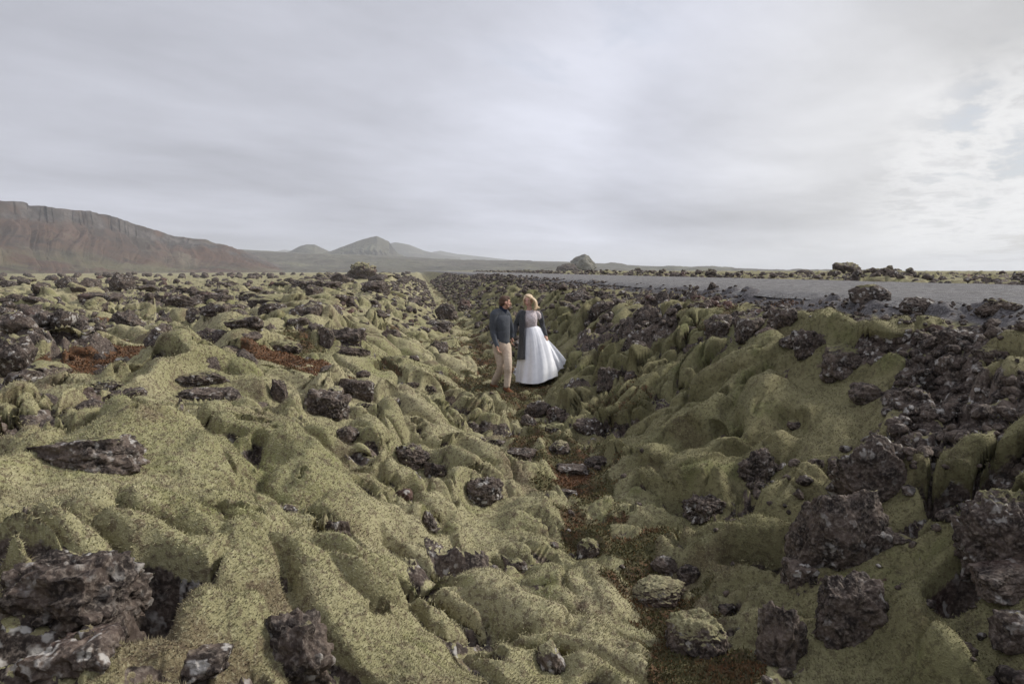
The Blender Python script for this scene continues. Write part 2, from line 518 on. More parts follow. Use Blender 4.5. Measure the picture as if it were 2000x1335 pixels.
def rock_colour(t, co):
    n1 = t.noise(co, 1.3, 5, .6)
    n2 = t.noise(co, 9, 5, .65)
    n3 = t.noise(co, 45, 3, .6)
    c = t.mix(t.smap(n1, .35, .65), (0.062, 0.046, 0.038), (0.120, 0.092, 0.074))
    c = t.mix(t.smap(n2, .40, .62), c, (0.022, 0.017, 0.015))
    c = t.mix(t.math('MULTIPLY', t.smap(n3, .45, .7), .6), c, (0.22, 0.185, 0.155))
    red = t.smap(t.noise(t.vmath('ADD', co, (31, 7, 2)), .55, 2, .5), .60, .75)
    c = t.mix(t.math('MULTIPLY', red, .55), c, (0.13, 0.058, 0.045))
    # pale lichen in small crusts
    lv = t.voro(t.vmath('ADD', co, t.vmath('MULTIPLY', t.noise(co, 8, 3, .6, out=1), (.25, .25, .25))), 11)
    lm = t.math('MULTIPLY', t.smap(lv, .40, .20), t.smap(t.noise(t.vmath('ADD', co, (3, 17, 9)), 2.6, 4, .6), .44, .60))
    c = t.mix(t.math('MULTIPLY', lm, .8), c, (0.42, 0.40, 0.37))
    bump = t.math('ADD', t.math('MULTIPLY', n2, 1.0), t.math('MULTIPLY', n3, .35))
    pit = t.voro(co, 34, rnd=1)
    bump = t.math('ADD', bump, t.math('MULTIPLY', pit, .5))
    return c, bump


def moss_colour(t, co, side):
    """side 0: pale dry moss of the plain, 1: greener moss of the far bank, darkened for its weaker light"""
    a = t.noise(co, .55, 4, .55)
    b = t.noise(co, 3.2, 5, .6)
    c3 = t.noise(co, 26, 4, .7)
    c4 = t.noise(co, 75, 3, .7)
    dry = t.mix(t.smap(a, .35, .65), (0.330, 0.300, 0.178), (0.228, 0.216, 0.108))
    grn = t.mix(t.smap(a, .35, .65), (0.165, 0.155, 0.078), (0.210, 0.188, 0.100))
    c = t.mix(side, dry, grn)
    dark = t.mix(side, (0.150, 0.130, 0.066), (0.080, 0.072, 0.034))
    c = t.mix(t.math('MULTIPLY', t.smap(b, .50, .72), .6), c, dark)
    lg = t.noise(t.vmath('ADD', co, (13, 5, 7)), 1.5, 5, .62)
    c = t.mix(t.math('MULTIPLY', t.smap(lg, .54, .68), .75), c, t.mix(side, (0.150, 0.112, 0.072), (0.085, 0.066, 0.036)))
    c = t.mix(t.math('MULTIPLY', t.smap(lg, .44, .32), .6), c, t.mix(side, (0.190, 0.195, 0.075), (0.105, 0.115, 0.040)))
    dd_ = t.noise(t.vmath('ADD', co, (3, 25, 11)), 4.2, 6, .68, .3)
    c = t.mix(t.math('MULTIPLY', t.smap(dd_, .55, .76), t.mix(side, (.95, .95, .95), (.7, .7, .7))), c, t.mix(side, (0.072, 0.048, 0.036), (0.040, 0.029, 0.020)))
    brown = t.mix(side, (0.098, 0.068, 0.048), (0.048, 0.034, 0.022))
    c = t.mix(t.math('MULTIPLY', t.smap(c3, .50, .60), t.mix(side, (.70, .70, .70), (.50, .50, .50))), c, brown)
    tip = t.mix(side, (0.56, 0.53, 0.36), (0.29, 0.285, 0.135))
    c = t.mix(t.math('MULTIPLY', t.smap(c4, .52, .66), .34), c, tip)
    bump = t.math('ADD', t.math('MULTIPLY', c3, .8), t.math('MULTIPLY', c4, .7))
    return c, bump


def make_ground():
    m, t, b = material("moss_and_lava")
    geo = t.new('ShaderNodeNewGeometry')
    co = geo.outputs['Position']
    at = lambda n: t.new('ShaderNodeAttribute', attribute_name=n).outputs['Fac']
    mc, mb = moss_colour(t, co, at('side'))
    rc, rbp = rock_colour(t, co)
    nz = t.new('ShaderNodeSeparateXYZ', ins={0: geo.outputs['Normal']}).outputs[2]
    cover = t.math('MULTIPLY', t.smap(t.math('ADD', nz, t.math('MULTIPLY', t.noise(co, 4, 4, .6), .5)), 1.08, 1.2), .75)
    rk = t.math('MULTIPLY', at('rock'), t.math('SUBTRACT', 1.0, cover))
    rk = t.smap(t.math('ADD', rk, t.math('MULTIPLY', t.math('SUBTRACT', t.noise(co, 12, 4, .65), .5), .7)), .40, .56)
    hn = t.noise(co, 16, 4, .7)
    hc = t.mix(t.smap(hn, .42, .60), (0.050, 0.040, 0.022), (0.125, 0.066, 0.036))
    hc = t.mix(t.smap(t.noise(co, 2.2, 4, .6), .38, .58), hc, (0.092, 0.084, 0.040))
    hc = t.mix(at('rust'), hc, t.mix(t.smap(hn, .40, .60), (0.070, 0.044, 0.026), (0.140, 0.072, 0.038)))
    hf = t.smap(t.math('ADD', at('heath'), t.math('MULTIPLY', t.math('SUBTRACT', t.noise(co, 7, 4, .7), .5), .9)), .40, .62)
    c = t.mix(hf, mc, hc)
    c = t.mix(rk, c, rc)
    # gritty road verge
    gr = t.noise(co, 40, 4, .7)
    vc = t.mix(t.smap(gr, .35, .65), (0.055, 0.050, 0.050), (0.165, 0.155, 0.155))
    c = t.mix(t.smap(at('road'), .3, .7), c, vc)
    t.l.new(c, b.inputs['Base Color'])
    h = t.mix(rk, mb, rbp)
    bp = t.new('ShaderNodeBump', ins={'Height': h, 'Strength': 0.9, 'Distance': 0.014})
    t.l.new(bp.outputs[0], b.inputs['Normal'])
    b.inputs['Sheen Weight'].default_value = 0.0
    return m


M_GROUND = make_ground()


def make_rock_mat(name, mossy):
    m, t, b = material(name)
    geo = t.new('ShaderNodeNewGeometry')
    oi = t.new('ShaderNodeObjectInfo')
    tcn = t.new('ShaderNodeTexCoord')
    wp = geo.outputs['Position']
    off = t.vmath('ADD', wp, t.vmath('MULTIPLY', oi.outputs['Random'], (37, 61, 19)))
    c, bump = rock_colour(t, off)
    nz = t.new('ShaderNodeSeparateXYZ', ins={0: geo.outputs['Normal']}).outputs[2]
    gz = t.new('ShaderNodeSeparateXYZ', ins={0: tcn.outputs['Generated']}).outputs[2]
    k = t.math('ADD', t.math('ADD', t.math('MULTIPLY', nz, .40), t.math('MULTIPLY', gz, .75)), t.math('MULTIPLY', t.math('SUBTRACT', t.noise(wp, 3.5, 5, .62), .5), 1.2))
    k = t.math('ADD', k, t.math('MULTIPLY', t.math('SUBTRACT', oi.outputs['Random'], .5), .35))
    side = t.smap(t.new('ShaderNodeSeparateXYZ', ins={0: wp}).outputs[0], 0.5, 2.5)
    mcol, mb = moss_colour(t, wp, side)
    mk = t.smap(k, mossy, mossy + .10)
    c = t.mix(mk, c, mcol)
    t.l.new(c, b.inputs['Base Color'])
    h = t.mix(mk, bump, mb)
    bp = t.new('ShaderNodeBump', ins={'Height': h, 'Strength': 0.95, 'Distance': 0.022})
    t.l.new(bp.outputs[0], b.inputs['Normal'])
    b.inputs['Roughness'].default_value = 0.85
    return m


M_ROCK = make_rock_mat("weathered_lava", 1.12)
M_ROCK_MOSSY = make_rock_mat("moss_capped_lava", 0.72)



def px_of(x, y, z):
    d = np.array([x, y, z]) - CAM
    dep = d @ FWD
    return 1000 + FPX * d[0] / dep, 667.5 - FPX * (d @ UP) / dep


# px, py (middle of the rock), width px, height px, mossy, label, (options)
HERO = [
    (140, 1120, 285, 170, 0, 'large pitted dark lava boulder filling the lower left corner above a black cavity', dict(knob=.25, d=.8, rough=.22)),
    (160, 1265, 190, 100, 0, 'brownish lava block under the large boulder in the lower left corner', dict(knob=.25, rough=.2)),
    (575, 1258, 165, 150, 0, 'knobbly lichen-spotted lava rock at the bottom edge, left of centre', dict(knob=.45, rough=.18)),
    (392, 1298, 120, 56, 0, 'low flat lava slab at the bottom edge, left of the knobbly lichen-spotted rock', {}),
    (172, 897, 205, 78, 0, 'broad flat lava slab with rusty growth lying in the moss at the left', dict(flat=1)),
    (25, 712, 90, 88, 0, 'dark jagged lava block cut by the left edge of the picture beside the red heath', dict(knob=.3)),
    (50, 752, 100, 30, 0, 'low ledge of lava under the dark jagged block at the left edge', {}),
    (245, 786, 100, 55, 0, 'split lichen-specked lava rock right above the broad flat slab at left', dict(knob=.3)),
    (215, 768, 80, 34, 1, 'mossy lava hump just behind the split lichen-specked rock at left', {}),
    (392, 752, 118, 42, 0, 'smooth flat-topped brown lava boulder right of the big red heath patch', dict(flat=1)),
    (405, 772, 84, 26, 0, 'thin lava slab leaning against the smooth flat-topped brown boulder', {}),
    (307, 686, 42, 48, 0, 'white-crusted lava rock standing at the back of the big red heath patch', {}),
    (546, 768, 38, 50, 0, 'upright thumb-shaped lava rock below the smaller red heath patch', {}),
    (640, 802, 88, 66, 0, 'dark broken lava rock at the left of a pair below the smaller red heath patch', dict(knob=.3)),
    (697, 781, 76, 52, 0, 'pale angular lava rock at the right of a pair below the smaller red heath patch', {}),
    (678, 856, 46, 36, 0, 'reddish lava stone in a moss hollow left of the rusty rock cluster', {}),
    (800, 902, 86, 46, 0, 'rusty lava rock with red growth in the middle of the left bank', dict(knob=.4)),
    (848, 930, 46, 38, 0, 'grey angular stone at the lower right end of the rusty rock on the left bank', {}),
    (760, 803, 40, 28, 0, 'small lava stone just right of the pale angular rock of the pair', {}),
    (943, 968, 78, 60, 0, 'lichen-marked lava rock alone in the moss on the middle of the left bank', {}),
    (923, 834, 26, 26, 0, 'small round dark stone on the left bank below the man', {}),
    (957, 866, 58, 20, 0, 'flat lava slab lying down the left bank below the small round dark stone', {}),
    (1018, 897, 62, 26, 0, 'long dark lava slab near the foot of the left bank', {}),
    (895, 888, 36, 26, 0, 'small brown stone half buried on the left bank above the lichen-marked rock', {}),
    (790, 973, 34, 30, 0, 'small dark stone in the moss below the rusty rock on the left bank', {}),
    (838, 1022, 34, 56, 0, 'narrow reddish lava fin in a crack of moss on the left bank', {}),
    (658, 1045, 60, 70, 0, 'rounded brown lava rock under a moss lip at the near left bank', {}),
    (1010, 1112, 40, 28, 0, 'small pale rock inside the round moss hole on the left bank', {}),
    (1078, 1292, 64, 66, 1, 'mossy rock in the bank at the bottom edge near the ditch', {}),
    (840, 767, 26, 20, 0, 'small dark stone on the left bank just left of the man\'s boots', {}),
    (807, 758, 26, 16, 0, 'small low stone left of another small stone, upper left bank', {}),
    (873, 798, 22, 18, 0, 'tiny dark stone on the left bank below the man\'s boots', {}),
    (765, 668, 46, 25, 0, 'low dark rock on the bank crest far left of the man\'s chest', {}),
    (857, 686, 36, 36, 0, 'rounded lava rock on the upper left bank level with the man\'s hips', {}),
    (858, 646, 52, 20, 0, 'flat dark ledge on the left edge of the ditch behind the man', {}),
    (872, 614, 44, 40, 0, 'large dark rock at the left edge of the ditch further off than the man', dict(knob=.3)),
    (905, 604, 30, 28, 0, 'dark rock in the ditch just beyond the large one, left of the man\'s head', {}),
    (690, 692, 60, 26, 0, 'low lava hump on the bank crest above the smaller red heath patch', {}),
    (680, 662, 80, 46, 0, 'broad dark lava rock on the left crest, left of the low dark crest rock', dict(knob=.3)),
    (637, 668, 28, 54, 0, 'narrow upright lava spine next to the broad dark crest rock', {}),
    (600, 632, 60, 46, 0, 'tilted purple-brown lava slab on the plain left of the bank crest', {}),
    (560, 682, 66, 32, 1, 'moss-roofed lava rock over a dark hollow on the plain', {}),
    (550, 614, 94, 30, 1, 'long moss-capped lava hump on the plain behind the tilted purple-brown slab', dict(flat=1)),
    (465, 625, 28, 20, 0, 'small round rock on the plain left of the long moss-capped hump', {}),
    (490, 597, 46, 28, 0, 'grey outcrop stone on the plain behind the small round rock', {}),
    (392, 636, 54, 42, 0, 'big round dark lava boulder alone on the plain', dict(knob=.2)),
    (425, 652, 48, 26, 0, 'low pale rock at the right foot of the big round boulder on the plain', {}),
    (365, 600, 80, 36, 0, 'dark outcrop block on the plain behind the big round boulder', dict(knob=.4)),
    (415, 600, 60, 30, 0, 'right-hand block beside the dark outcrop on the plain', dict(knob=.3)),
    (250, 645, 66, 44, 0, 'dark craggy rock on the plain with red heath at its foot', dict(knob=.4)),
    (322, 640, 40, 24, 0, 'low rock halfway between the craggy rock and the big round boulder', {}),
    (130, 620, 86, 44, 1, 'wide moss-capped grey boulder on the left plain', {}),
    (48, 652, 84, 34, 0, 'dark wedge of lava low on the plain near the left edge', {}),
    (200, 598, 76, 28, 0, 'long fallen lava slab slanting right on the left plain', {}),
    (243, 562, 54, 46, 0, 'tall ragged lava stack standing up from the left plain', dict(knob=.4)),
    (135, 560, 46, 30, 0, 'stumpy dark rock left of the tall ragged lava stack', {}),
    (185, 563, 36, 18, 0, 'low rock between the stumpy rock and the tall ragged stack', {}),
    (708, 533, 62, 40, 1, 'largest lava mound on the left skyline, moss-capped, below the cone hill', dict(knob=.5)),
    (645, 545, 28, 22, 0, 'pointed dark rock just left of the largest skyline mound', {}),
    (735, 568, 56, 30, 0, 'dark rock on the crest in front of the largest skyline mound', {}),
    (620, 566, 92, 30, 0, 'wide dark outcrop on the plain left of the rock in front of the skyline mound', dict(knob=.4, flat=1)),
    (668, 598, 62, 26, 0, 'broken dark rock on the crest midway between skyline mound and broad crest rock', {}),
    (612, 600, 34, 24, 0, 'small dark rock just left of the broken crest rock', {}),
    # ditch
    (1050, 800, 56, 40, 0, 'dark rock in the ditch just below the bride\'s hem', dict(knob=.3)),
    (1032, 824, 34, 26, 0, 'small dark rock at the foot of the left bank under the man\'s front boot', {}),
    (1088, 814, 46, 40, 0, 'dark knobbly rock in the middle of the ditch below the bride\'s hem', dict(knob=.5)),
    (1116, 820, 34, 26, 0, 'small lichened stone right of the dark knobbly ditch rock', {}),
    (1148, 842, 66, 46, 0, 'pale lichen-crusted round boulder in the ditch', dict(knob=.4)),
    (1083, 842, 40, 26, 1, 'mossy stone left of the pale lichen-crusted ditch boulder', {}),
    (1093, 878, 46, 30, 1, 'mossy rounded stone in the ditch below the pale lichen-crusted boulder', {}),
    (1166, 908, 48, 24, 0, 'flat speckled stone on the right side of the ditch floor', {}),
    (1115, 920, 66, 20, 0, 'flat grey slab beside red heath on the ditch floor', {}),
    (1110, 968, 38, 24, 0, 'dark stone at the foot of the left bank below the flat grey slab', {}),
    (1150, 1078, 54, 44, 1, 'moss-wrapped rock jutting from the left bank into the near ditch', {}),
    (1297, 1112, 56, 36, 0, 'pale-topped stone with dry twigs in the near ditch', {}),
    (1345, 1130, 50, 40, 0, 'dark crumbling stone right of the pale-topped stone in the near ditch', {}),
    (1285, 1160, 116, 54, 1, 'rounded moss-covered rock in the near ditch below the pale-topped stone', {}),
    (1362, 1240, 130, 100, 1, 'large mossy boulder at the foot of the right bank near the bottom edge', {}),
    (1420, 1195, 40, 24, 0, 'small dark stone behind the large mossy boulder of the near ditch', {}),
    # right bank, near
    (1705, 980, 150, 165, 0, 'tall tilted lava slab with white lichen streaks on the right bank', dict(tilt=-32, d=.6, rough=.14, knob=.1)),
    (1620, 1085, 165, 200, 0, 'steep dark lava slab below the lichen-streaked one on the right bank', dict(tilt=18, d=.6, rough=.16, knob=.1)),
    (1645, 1210, 140, 150, 0, 'dark lava block at the lower end of the steep slab on the right bank', dict(knob=.2)),
    (1525, 1245, 110, 160, 0, 'reddish-brown crumbly lava rock near the bottom edge, right of centre', dict(knob=.45, rough=.18)),
    (1955, 1055, 190, 170, 0, 'big grey-flecked lava boulder cut by the right edge of the picture', dict(knob=.3, rough=.2)),
    (1955, 1170, 140, 60, 0, 'flat lava slab beneath the big grey-flecked boulder at the right edge', {}),
    (1985, 1250, 100, 80, 0, 'dark lava block in the lower right corner below the flat slab', {}),
    (1560, 1165, 70, 60, 0, 'small dark block left of the foot of the steep slab on the right bank', dict(knob=.2)),
    (1700, 1105, 70, 70, 0, 'narrow dark block wedged right of the steep slab on the right bank', dict(knob=.2)),
    (1640, 945, 50, 30, 0, 'small stone at the upper left tip of the lichen-streaked slab', {}),
    (1750, 1100, 60, 24, 0, 'pale stone chips between the steep slab and the mossy cushion', {}),
    (1482, 915, 84, 74, 0, 'lichened lava rock showing through moss in the middle of the right bank', dict(knob=.4)),
    (1372, 1000, 84, 50, 0, 'low dark rocks under a moss lip near the ditch on the right bank', dict(knob=.4)),
    (1865, 790, 48, 32, 0, 'light grey stone at the lower edge of the rubble on the right bank', dict(knob=.4)),
    (1828, 828, 54, 42, 0, 'light grey rock just below the other light grey stone, right bank', dict(knob=.4)),
    (1552, 838, 36, 20, 0, 'dark stone in a shallow moss pit on the right bank', {}),
    (1412, 862, 22, 16, 0, 'pale pebble inside the dark moss opening of the right bank', {}),
    (1187, 740, 48, 52, 0, 'upright dark rock under a moss arch right of the bride', {}),
    (1232, 742, 30, 20, 0, 'small dark rock right of the one under the moss arch', {}),
    (1180, 620, 48, 36, 0, 'dark lava rock on the right bank level with the bride\'s shoulder', {}),
    (1125, 602, 46, 28, 0, 'dark rock on the right bank just right of the bride\'s head', {}),
    (1265, 634, 52, 48, 0, 'wide brown lava rock higher on the right bank, right of the shoulder-level rock', dict(knob=.2)),
    (1400, 657, 46, 40, 0, 'brown upright lava rock in a gap of moss on the upper right bank', {}),
    (1465, 660, 66, 42, 0, 'pinkish-brown lava slab below the rubble edge of the right bank', {}),
    (1530, 636, 60, 48, 0, 'knobbly grey lava boulder on the rubble edge below the red heath', dict(knob=.5)),
    (1445, 612, 46, 34, 0, 'grey lichened boulder left of the knobbly one on the rubble edge', {}),
    (1390, 567, 17, 16, 0, 'small dark stone standing at the near edge of the gravel road', {}),
    (1402, 588, 24, 22, 0, 'small dark stone below the one at the near road edge', {}),
    (1694, 587, 78, 38, 0, 'largest smooth boulder on the near edge of the gravel road', dict(rough=.08)),
    (1790, 606, 72, 32, 0, 'dark boulder right of the largest smooth one near the road edge', {}),
    (1950, 606, 86, 34, 0, 'dark rough rock near the road edge at the right side of the picture', dict(knob=.3)),
    (1640, 720, 90, 60, 0, 'lichen-spotted lava block under a moss arm in the middle of the right bank', dict(knob=.4)),
    (1580, 705, 70, 60, 0, 'speckled rubble block left of the lichen-spotted block under the moss arm', dict(knob=.4)),
    (1780, 735, 70, 50, 0, 'grey craggy block near the foot of the rubble slope on the right', dict(knob=.4)),
    (1875, 670, 80, 46, 0, 'pale-topped block high in the rubble slope on the far right', dict(knob=.4)),
    (1940, 680, 70, 50, 0, 'dark block at the right end of the rubble slope', dict(knob=.3)),
    # beyond the road
    (1655, 530, 54, 34, 0, 'tallest dark lava rock beyond the gravel road', dict(knob=.2)),
    (1630, 537, 26, 16, 0, 'small rock at the left foot of the tallest rock beyond the road', {}),
    (1570, 535, 38, 16, 0, 'low hump beyond the road left of the tallest rock', {}),
    (1707, 533, 44, 14, 1, 'low mossy hump beyond the road right of the tallest rock', {}),
    (1522, 536, 26, 14, 0, 'small pointed rock beyond the road, second hump left of the tallest rock', {}),
    (1107, 522, 42, 20, 0, 'dark rock pile at the left foot of the pale monolith', dict(knob=.5)),
    (1245, 528, 18, 12, 0, 'lone small rock beyond the road right of the pale monolith', {}),
]



occupied = []
PLAN = []
for i, (px, py, wp, hp, mossy, lab, opt) in enumerate(HERO):
    x, y, d = hit(px, py + hp * 0.38)
    wid = wp * d / FPX; hgt = hp * d / FPX
    y2 = y + wid * 0.22; x2 = x * y2 / y
    PLAN.append((x2, y2, wid * 1.06, hgt, mossy, 3000 + i * 7, 0.15 * math.sin(i * 3.1), dict(opt), lab, None))
    occupied.append((x2, y2, wid * .6))
    L_ = coords(x2, y2)[1]
    if y2 < 14:
        CLEAR.append((x2 * (1 - .55 * wid / y2), y2 - wid * .55, wid * .70))
    MOUNDS.append((x2, y2 + wid * .40, wid * .66, 0 if (L_ > 3.4 or abs(L_) < .5) else min(.22, (.45 if y2 > 7 else .22) * hgt)))

rng = np.random.default_rng(11)


def free(x, y, r):
    return all((x - a) ** 2 + (y - b) ** 2 > (r + c) ** 2 * .5 for a, b, c in occupied)


def size_word(h):
    return 'head-sized' if h < .22 else ('knee-high' if h < .5 else ('waist-high' if h < 1.0 else 'shoulder-high'))


def scatter(n, sampler, size, mossp, zone):
    k = 0; tries = 0
    while k < n and tries < n * 60:
        tries += 1
        x, y = sampler()
        px, py = px_of(x, y, float(macro(np.array([x]), np.array([y]))[0]))
        if not (-20 < px < 2020 and py < 1330):
            continue
        wdt = size(math.hypot(x, y))
        if not free(x, y, wdt * .5):
            continue
        if 930 < px < 1130 and 560 < py < 800 and y < 16:
            continue
        mossy = rng.random() < mossp
        hgt = wdt * rng.uniform(.45, .8)
        PLAN.append((x, y, wdt, hgt, mossy, int(rng.integers(1, 99999)), 0, None, None, (px, py, zone)))
        occupied.append((x, y, wdt * .5))
        if zone in ('plain', 'left bank', 'lower right bank'):
            MOUNDS.append((x, y + wdt * .35, wdt * .66, min(.35, .55 * hgt)))
        k += 1
    print('scatter', zone, k)




def s_plain():
    d = 7.5 * (70 / 7.5) ** (rng.random() ** .8)
    a = R(rng.uniform(-40, -7))
    for _ in range(8):
        x, y = d * math.sin(a), d * math.cos(a)
        if coords(x, y)[1] < -3.6 and float(fbm2(np.array([x / 2.9]), np.array([y / 2.9]), 3, 71)[0]) > -.05:
            return x, y
        a = R(rng.uniform(-40, -7)); d *= rng.uniform(.9, 1.1)
    return x - 1, y


def s_LS(l0, l1, s0_, s1_):
    def f():
        L = rng.uniform(l0, l1); s = s0_ * (s1_ / s0_) ** rng.random()
        q = s - s0
        return 1.62 + L * UY + q * UX, -L * UX + q * UY
    return f


scatter(100, s_plain, lambda d: .26 + .30 * rng.random() ** 2 + .013 * d * (0.5 + rng.random()), .5, 'plain')
scatter(18, s_LS(-3.2, -.9, 6, 30), lambda d: .14 + .2 * rng.random() ** 2 + .004 * d, .3, 'left bank')
scatter(30, s_LS(2.5, 3.5, 5, 30), lambda d: .18 + .22 * rng.random() ** 2 + .005 * d, .25, 'right bank')
scatter(14, s_LS(.8, 2.6, 9, 30), lambda d: .16 + .2 * rng.random() ** 2 + .004 * d, .4, 'lower right bank')
scatter(24, s_LS(13.0, 20, 16, 110), lambda d: .24 + .3 * rng.random() ** 2 + .006 * d, .25, 'road')


# ------------------------------------------------------------------ terrain mesh: finer near the path, coarser far off
QUAL = 1.0
az = np.concatenate([np.linspace(-84, -43, 60)[:-1], np.linspace(-43, 43, int(1150 * QUAL)), np.linspace(43, 84, 60)[1:]])
az = np.radians(az)
rr = np.concatenate([np.geomspace(1.15, 50, int(860 * QUAL))[:-1], np.geomspace(50, 600, int(210 * QUAL))[:-1], np.geomspace(600, 4600, 40)])
RG, AG = np.meshgrid(rr, az, indexing='ij')
GX = (RG * np.sin(AG)); GY = (RG * np.cos(AG))
Z, DX, DY, ROCK, HEATH, ROAD = land(GX.ravel(), GY.ravel())
_s, _L = coords(GX.ravel(), GY.ravel())
side_attr = sst(_L + 0.4 * fbm2(GX.ravel() / 1.3, GY.ravel() / 1.3, 2, 99), -0.5, 0.9) * (1 - 0.5 * sst(_L, 12, 14))  # far-bank mask: greener moss, with that bank's weaker light in its colour
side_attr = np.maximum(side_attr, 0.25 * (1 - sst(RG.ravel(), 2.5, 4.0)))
TV = np.stack([GX.ravel() + DX, GY.ravel() + DY, Z], 1)
nr, na = RG.shape
ii = (np.arange(nr - 1)[:, None] * na + np.arange(na - 1)[None, :]).ravel()
TF = np.stack([ii, ii + 1, ii + na + 1, ii + na], 1)
RUST = np.zeros(len(TV), np.float32)
for cx, cy, rx, ry in PATCH:
    RUST = np.maximum(RUST, 1 - sst(np.hypot((TV[:, 0] - cx) / rx, (TV[:, 1] - cy) / ry), .9, 1.5))
me = mesh_from("ground", TV, TF, {'rust': RUST, 'rock': ROCK, 'heath': HEATH, 'road': ROAD, 'side': side_attr})
link("ground", me, M_GROUND, kind='structure', label='mossy lava ground with a ditch running away from the viewer')
print('terrain', len(TV), round(time.time() - T0, 1))

# ------------------------------------------------------------------ road
rm, t, b = material("road_gravel")
co = t.new('ShaderNodeNewGeometry').outputs['Position']
g1 = t.noise(co, 60, 3, .7); g2 = t.noise(co, 1.2, 4, .6)
sp = t.voro(co, 38)
wear = t.noise(t.vmath('MULTIPLY', t.new('ShaderNodeTexCoord').outputs['Object'], (1.6, .05, 1)), 1.0, 3, .5)
g3 = t.noise(co, 9, 4, .7)
c = t.mix(t.smap(g1, .35, .68), (0.095, 0.091, 0.088), (0.30, 0.29, 0.28))
c = t.mix(t.math('MULTIPLY', t.smap(g3, .50, .62), .55), c, (0.31, 0.305, 0.30))
c = t.mix(t.math('MULTIPLY', t.smap(g3, .48, .38), .5), c, (0.045, 0.042, 0.042))
c = t.mix(t.math('MULTIPLY', t.smap(g2, .4, .7), .35), c, (0.12, 0.115, 0.12))
c = t.mix(t.math('MULTIPLY', t.smap(wear, .42, .62), .35), c, (0.19, 0.187, 0.19))
t.l.new(c, b.inputs['Base Color'])
bp = t.new('ShaderNodeBump', ins={'Height': t.math('ADD', g1, sp), 'Strength': .9, 'Distance': .02})
t.l.new(bp.outputs[0], b.inputs['Normal'])
b.inputs['Roughness'].default_value = .95
b.inputs['Specular IOR Level'].default_value = .1
ss = np.concatenate([np.linspace(-6, 60, 500)[:-1], np.geomspace(60, 900, 120)])
ll = np.linspace(ROAD_IN - 0.15, ROAD_OUT + 0.2, 42)
S2, L2 = np.meshgrid(ss, ll, indexing='ij')
edge = (np.abs((L2 - (ROAD_IN + ROAD_OUT) / 2)) / 4.2)
L2 = L2 + np.where(L2 < 5.5, 1, .5) * 0.16 * fbm2(S2 / 1.1, S2 * 0 + L2 * .1, 3, 12) * sst(edge, .8, 1)
rz = ROAD_Z + 0.012 * fbm2(S2 / .25, L2 / .25, 2, 19) * (1 - sst(S2, 20, 40)) + 0.07 * (1 - edge ** 2) - 0.09 * sst(edge, .93, 1.0) + 0.008 * fbm2(S2 / .7, L2 / .7, 3, 14) * (1 - sst(S2, 30, 60))
# local frame: x across, y along
_ax = np.array([UY, -UX]); _al = np.array([UX, UY])
RV = np.stack([L2.ravel(), S2.ravel(), rz.ravel()], 1)
nr2, na2 = S2.shape
ii = (np.arange(nr2 - 1)[:, None] * na2 + np.arange(na2 - 1)[None, :]).ravel()
me = mesh_from("road", RV, np.stack([ii, ii + 1, ii + na2 + 1, ii + na2], 1))
ro = link("road", me, rm, kind='structure', label='grey gravel road along the top of the right bank')
ang = math.atan2(-UX, UY)
# world = origin + x*_ax + y*_al ; at L=0,s=0 : x-1.62 = 0 solution
s0 = 1.62 * UX
ro.location = (1.62 - s0 * UX, -s0 * UY, 0)
ro.rotation_euler = (0, 0, ang)


# ------------------------------------------------------------------ lava rocks
def ico(sub):
    bm = bmesh.new()
    bmesh.ops.create_icosphere(bm, subdivisions=sub, radius=1)
    v = np.array([p.co[:] for p in bm.verts]); f = np.array([[q.index for q in p.verts] for p in bm.faces])
    bm.free()
    return v, f


ICO = {k: ico(k) for k in (2, 3, 5, 6)}
ICO[4] = ico(4)


def rock_shape(seed, sub, dims=(1, 1, 1), rough=0.16, planes=11, knob=0.0, tex=1.0, box=False):
    """an angular, pitted lump of lava: a cut polyhedron roughened by noise; radius about 0.5 before dims"""
    rng = np.random.default_rng(seed)
    v, f = ICO[sub]
    n = rng.normal(size=(planes, 3)); n /= np.linalg.norm(n, axis=1)[:, None]
    d = rng.uniform(0.62, 1.0, planes)
    if box:            # a broken slab: three pairs of rough faces, a few corners knocked off
        ax = np.concatenate([np.eye(3), -np.eye(3)]) + rng.normal(size=(6, 3)) * .20
        n = np.concatenate([ax, n[:5]]); n /= np.linalg.norm(n, axis=1)[:, None]
        d = np.concatenate([rng.uniform(.56, .70, 6), rng.uniform(.74, .92, 5)])
        rough = rough * .7
    warp = np.stack([fbm3(v * 1.3 + 10 * i, 3, seed + i) for i in range(3)], 1)
    vw = v + 0.18 * warp
    vw /= np.linalg.norm(vw, axis=1)[:, None]
    dot = vw @ n.T
    r = np.where(dot > 0.08, d / np.maximum(dot, 0.08), 9).min(1)
    r = np.minimum(r, 1.05)
    q = v * 2.2 + seed * 1.7
    r = r * (1 + rough * fbm3(q, 4, seed + 5, .55) + rough * 1.0 * (fbm3(q * 1.3, 4, seed + 9, .55, True) + 0.25))
    if sub >= 4:
        r = r * (1 - 0.10 * tex * np.clip(fbm3(v * 9 + seed, 3, seed + 11, .65), 0, 1) + 0.030 * tex * fbm3(v * 19, 2, seed + 12, .6))
    if knob:
        r = r * (1 + knob * .55 * (fbm3(v * 2.6 + 3, 3, seed + 21, .5, True) + .3))
    p = v * r[:, None] * 0.55
    if sub >= 4:
        p = p + 0.05 * np.stack([fbm3(v * 4 + 7 * i, 3, seed + 40 + i) for i in range(3)], 1)
    return p * np.array(dims), f


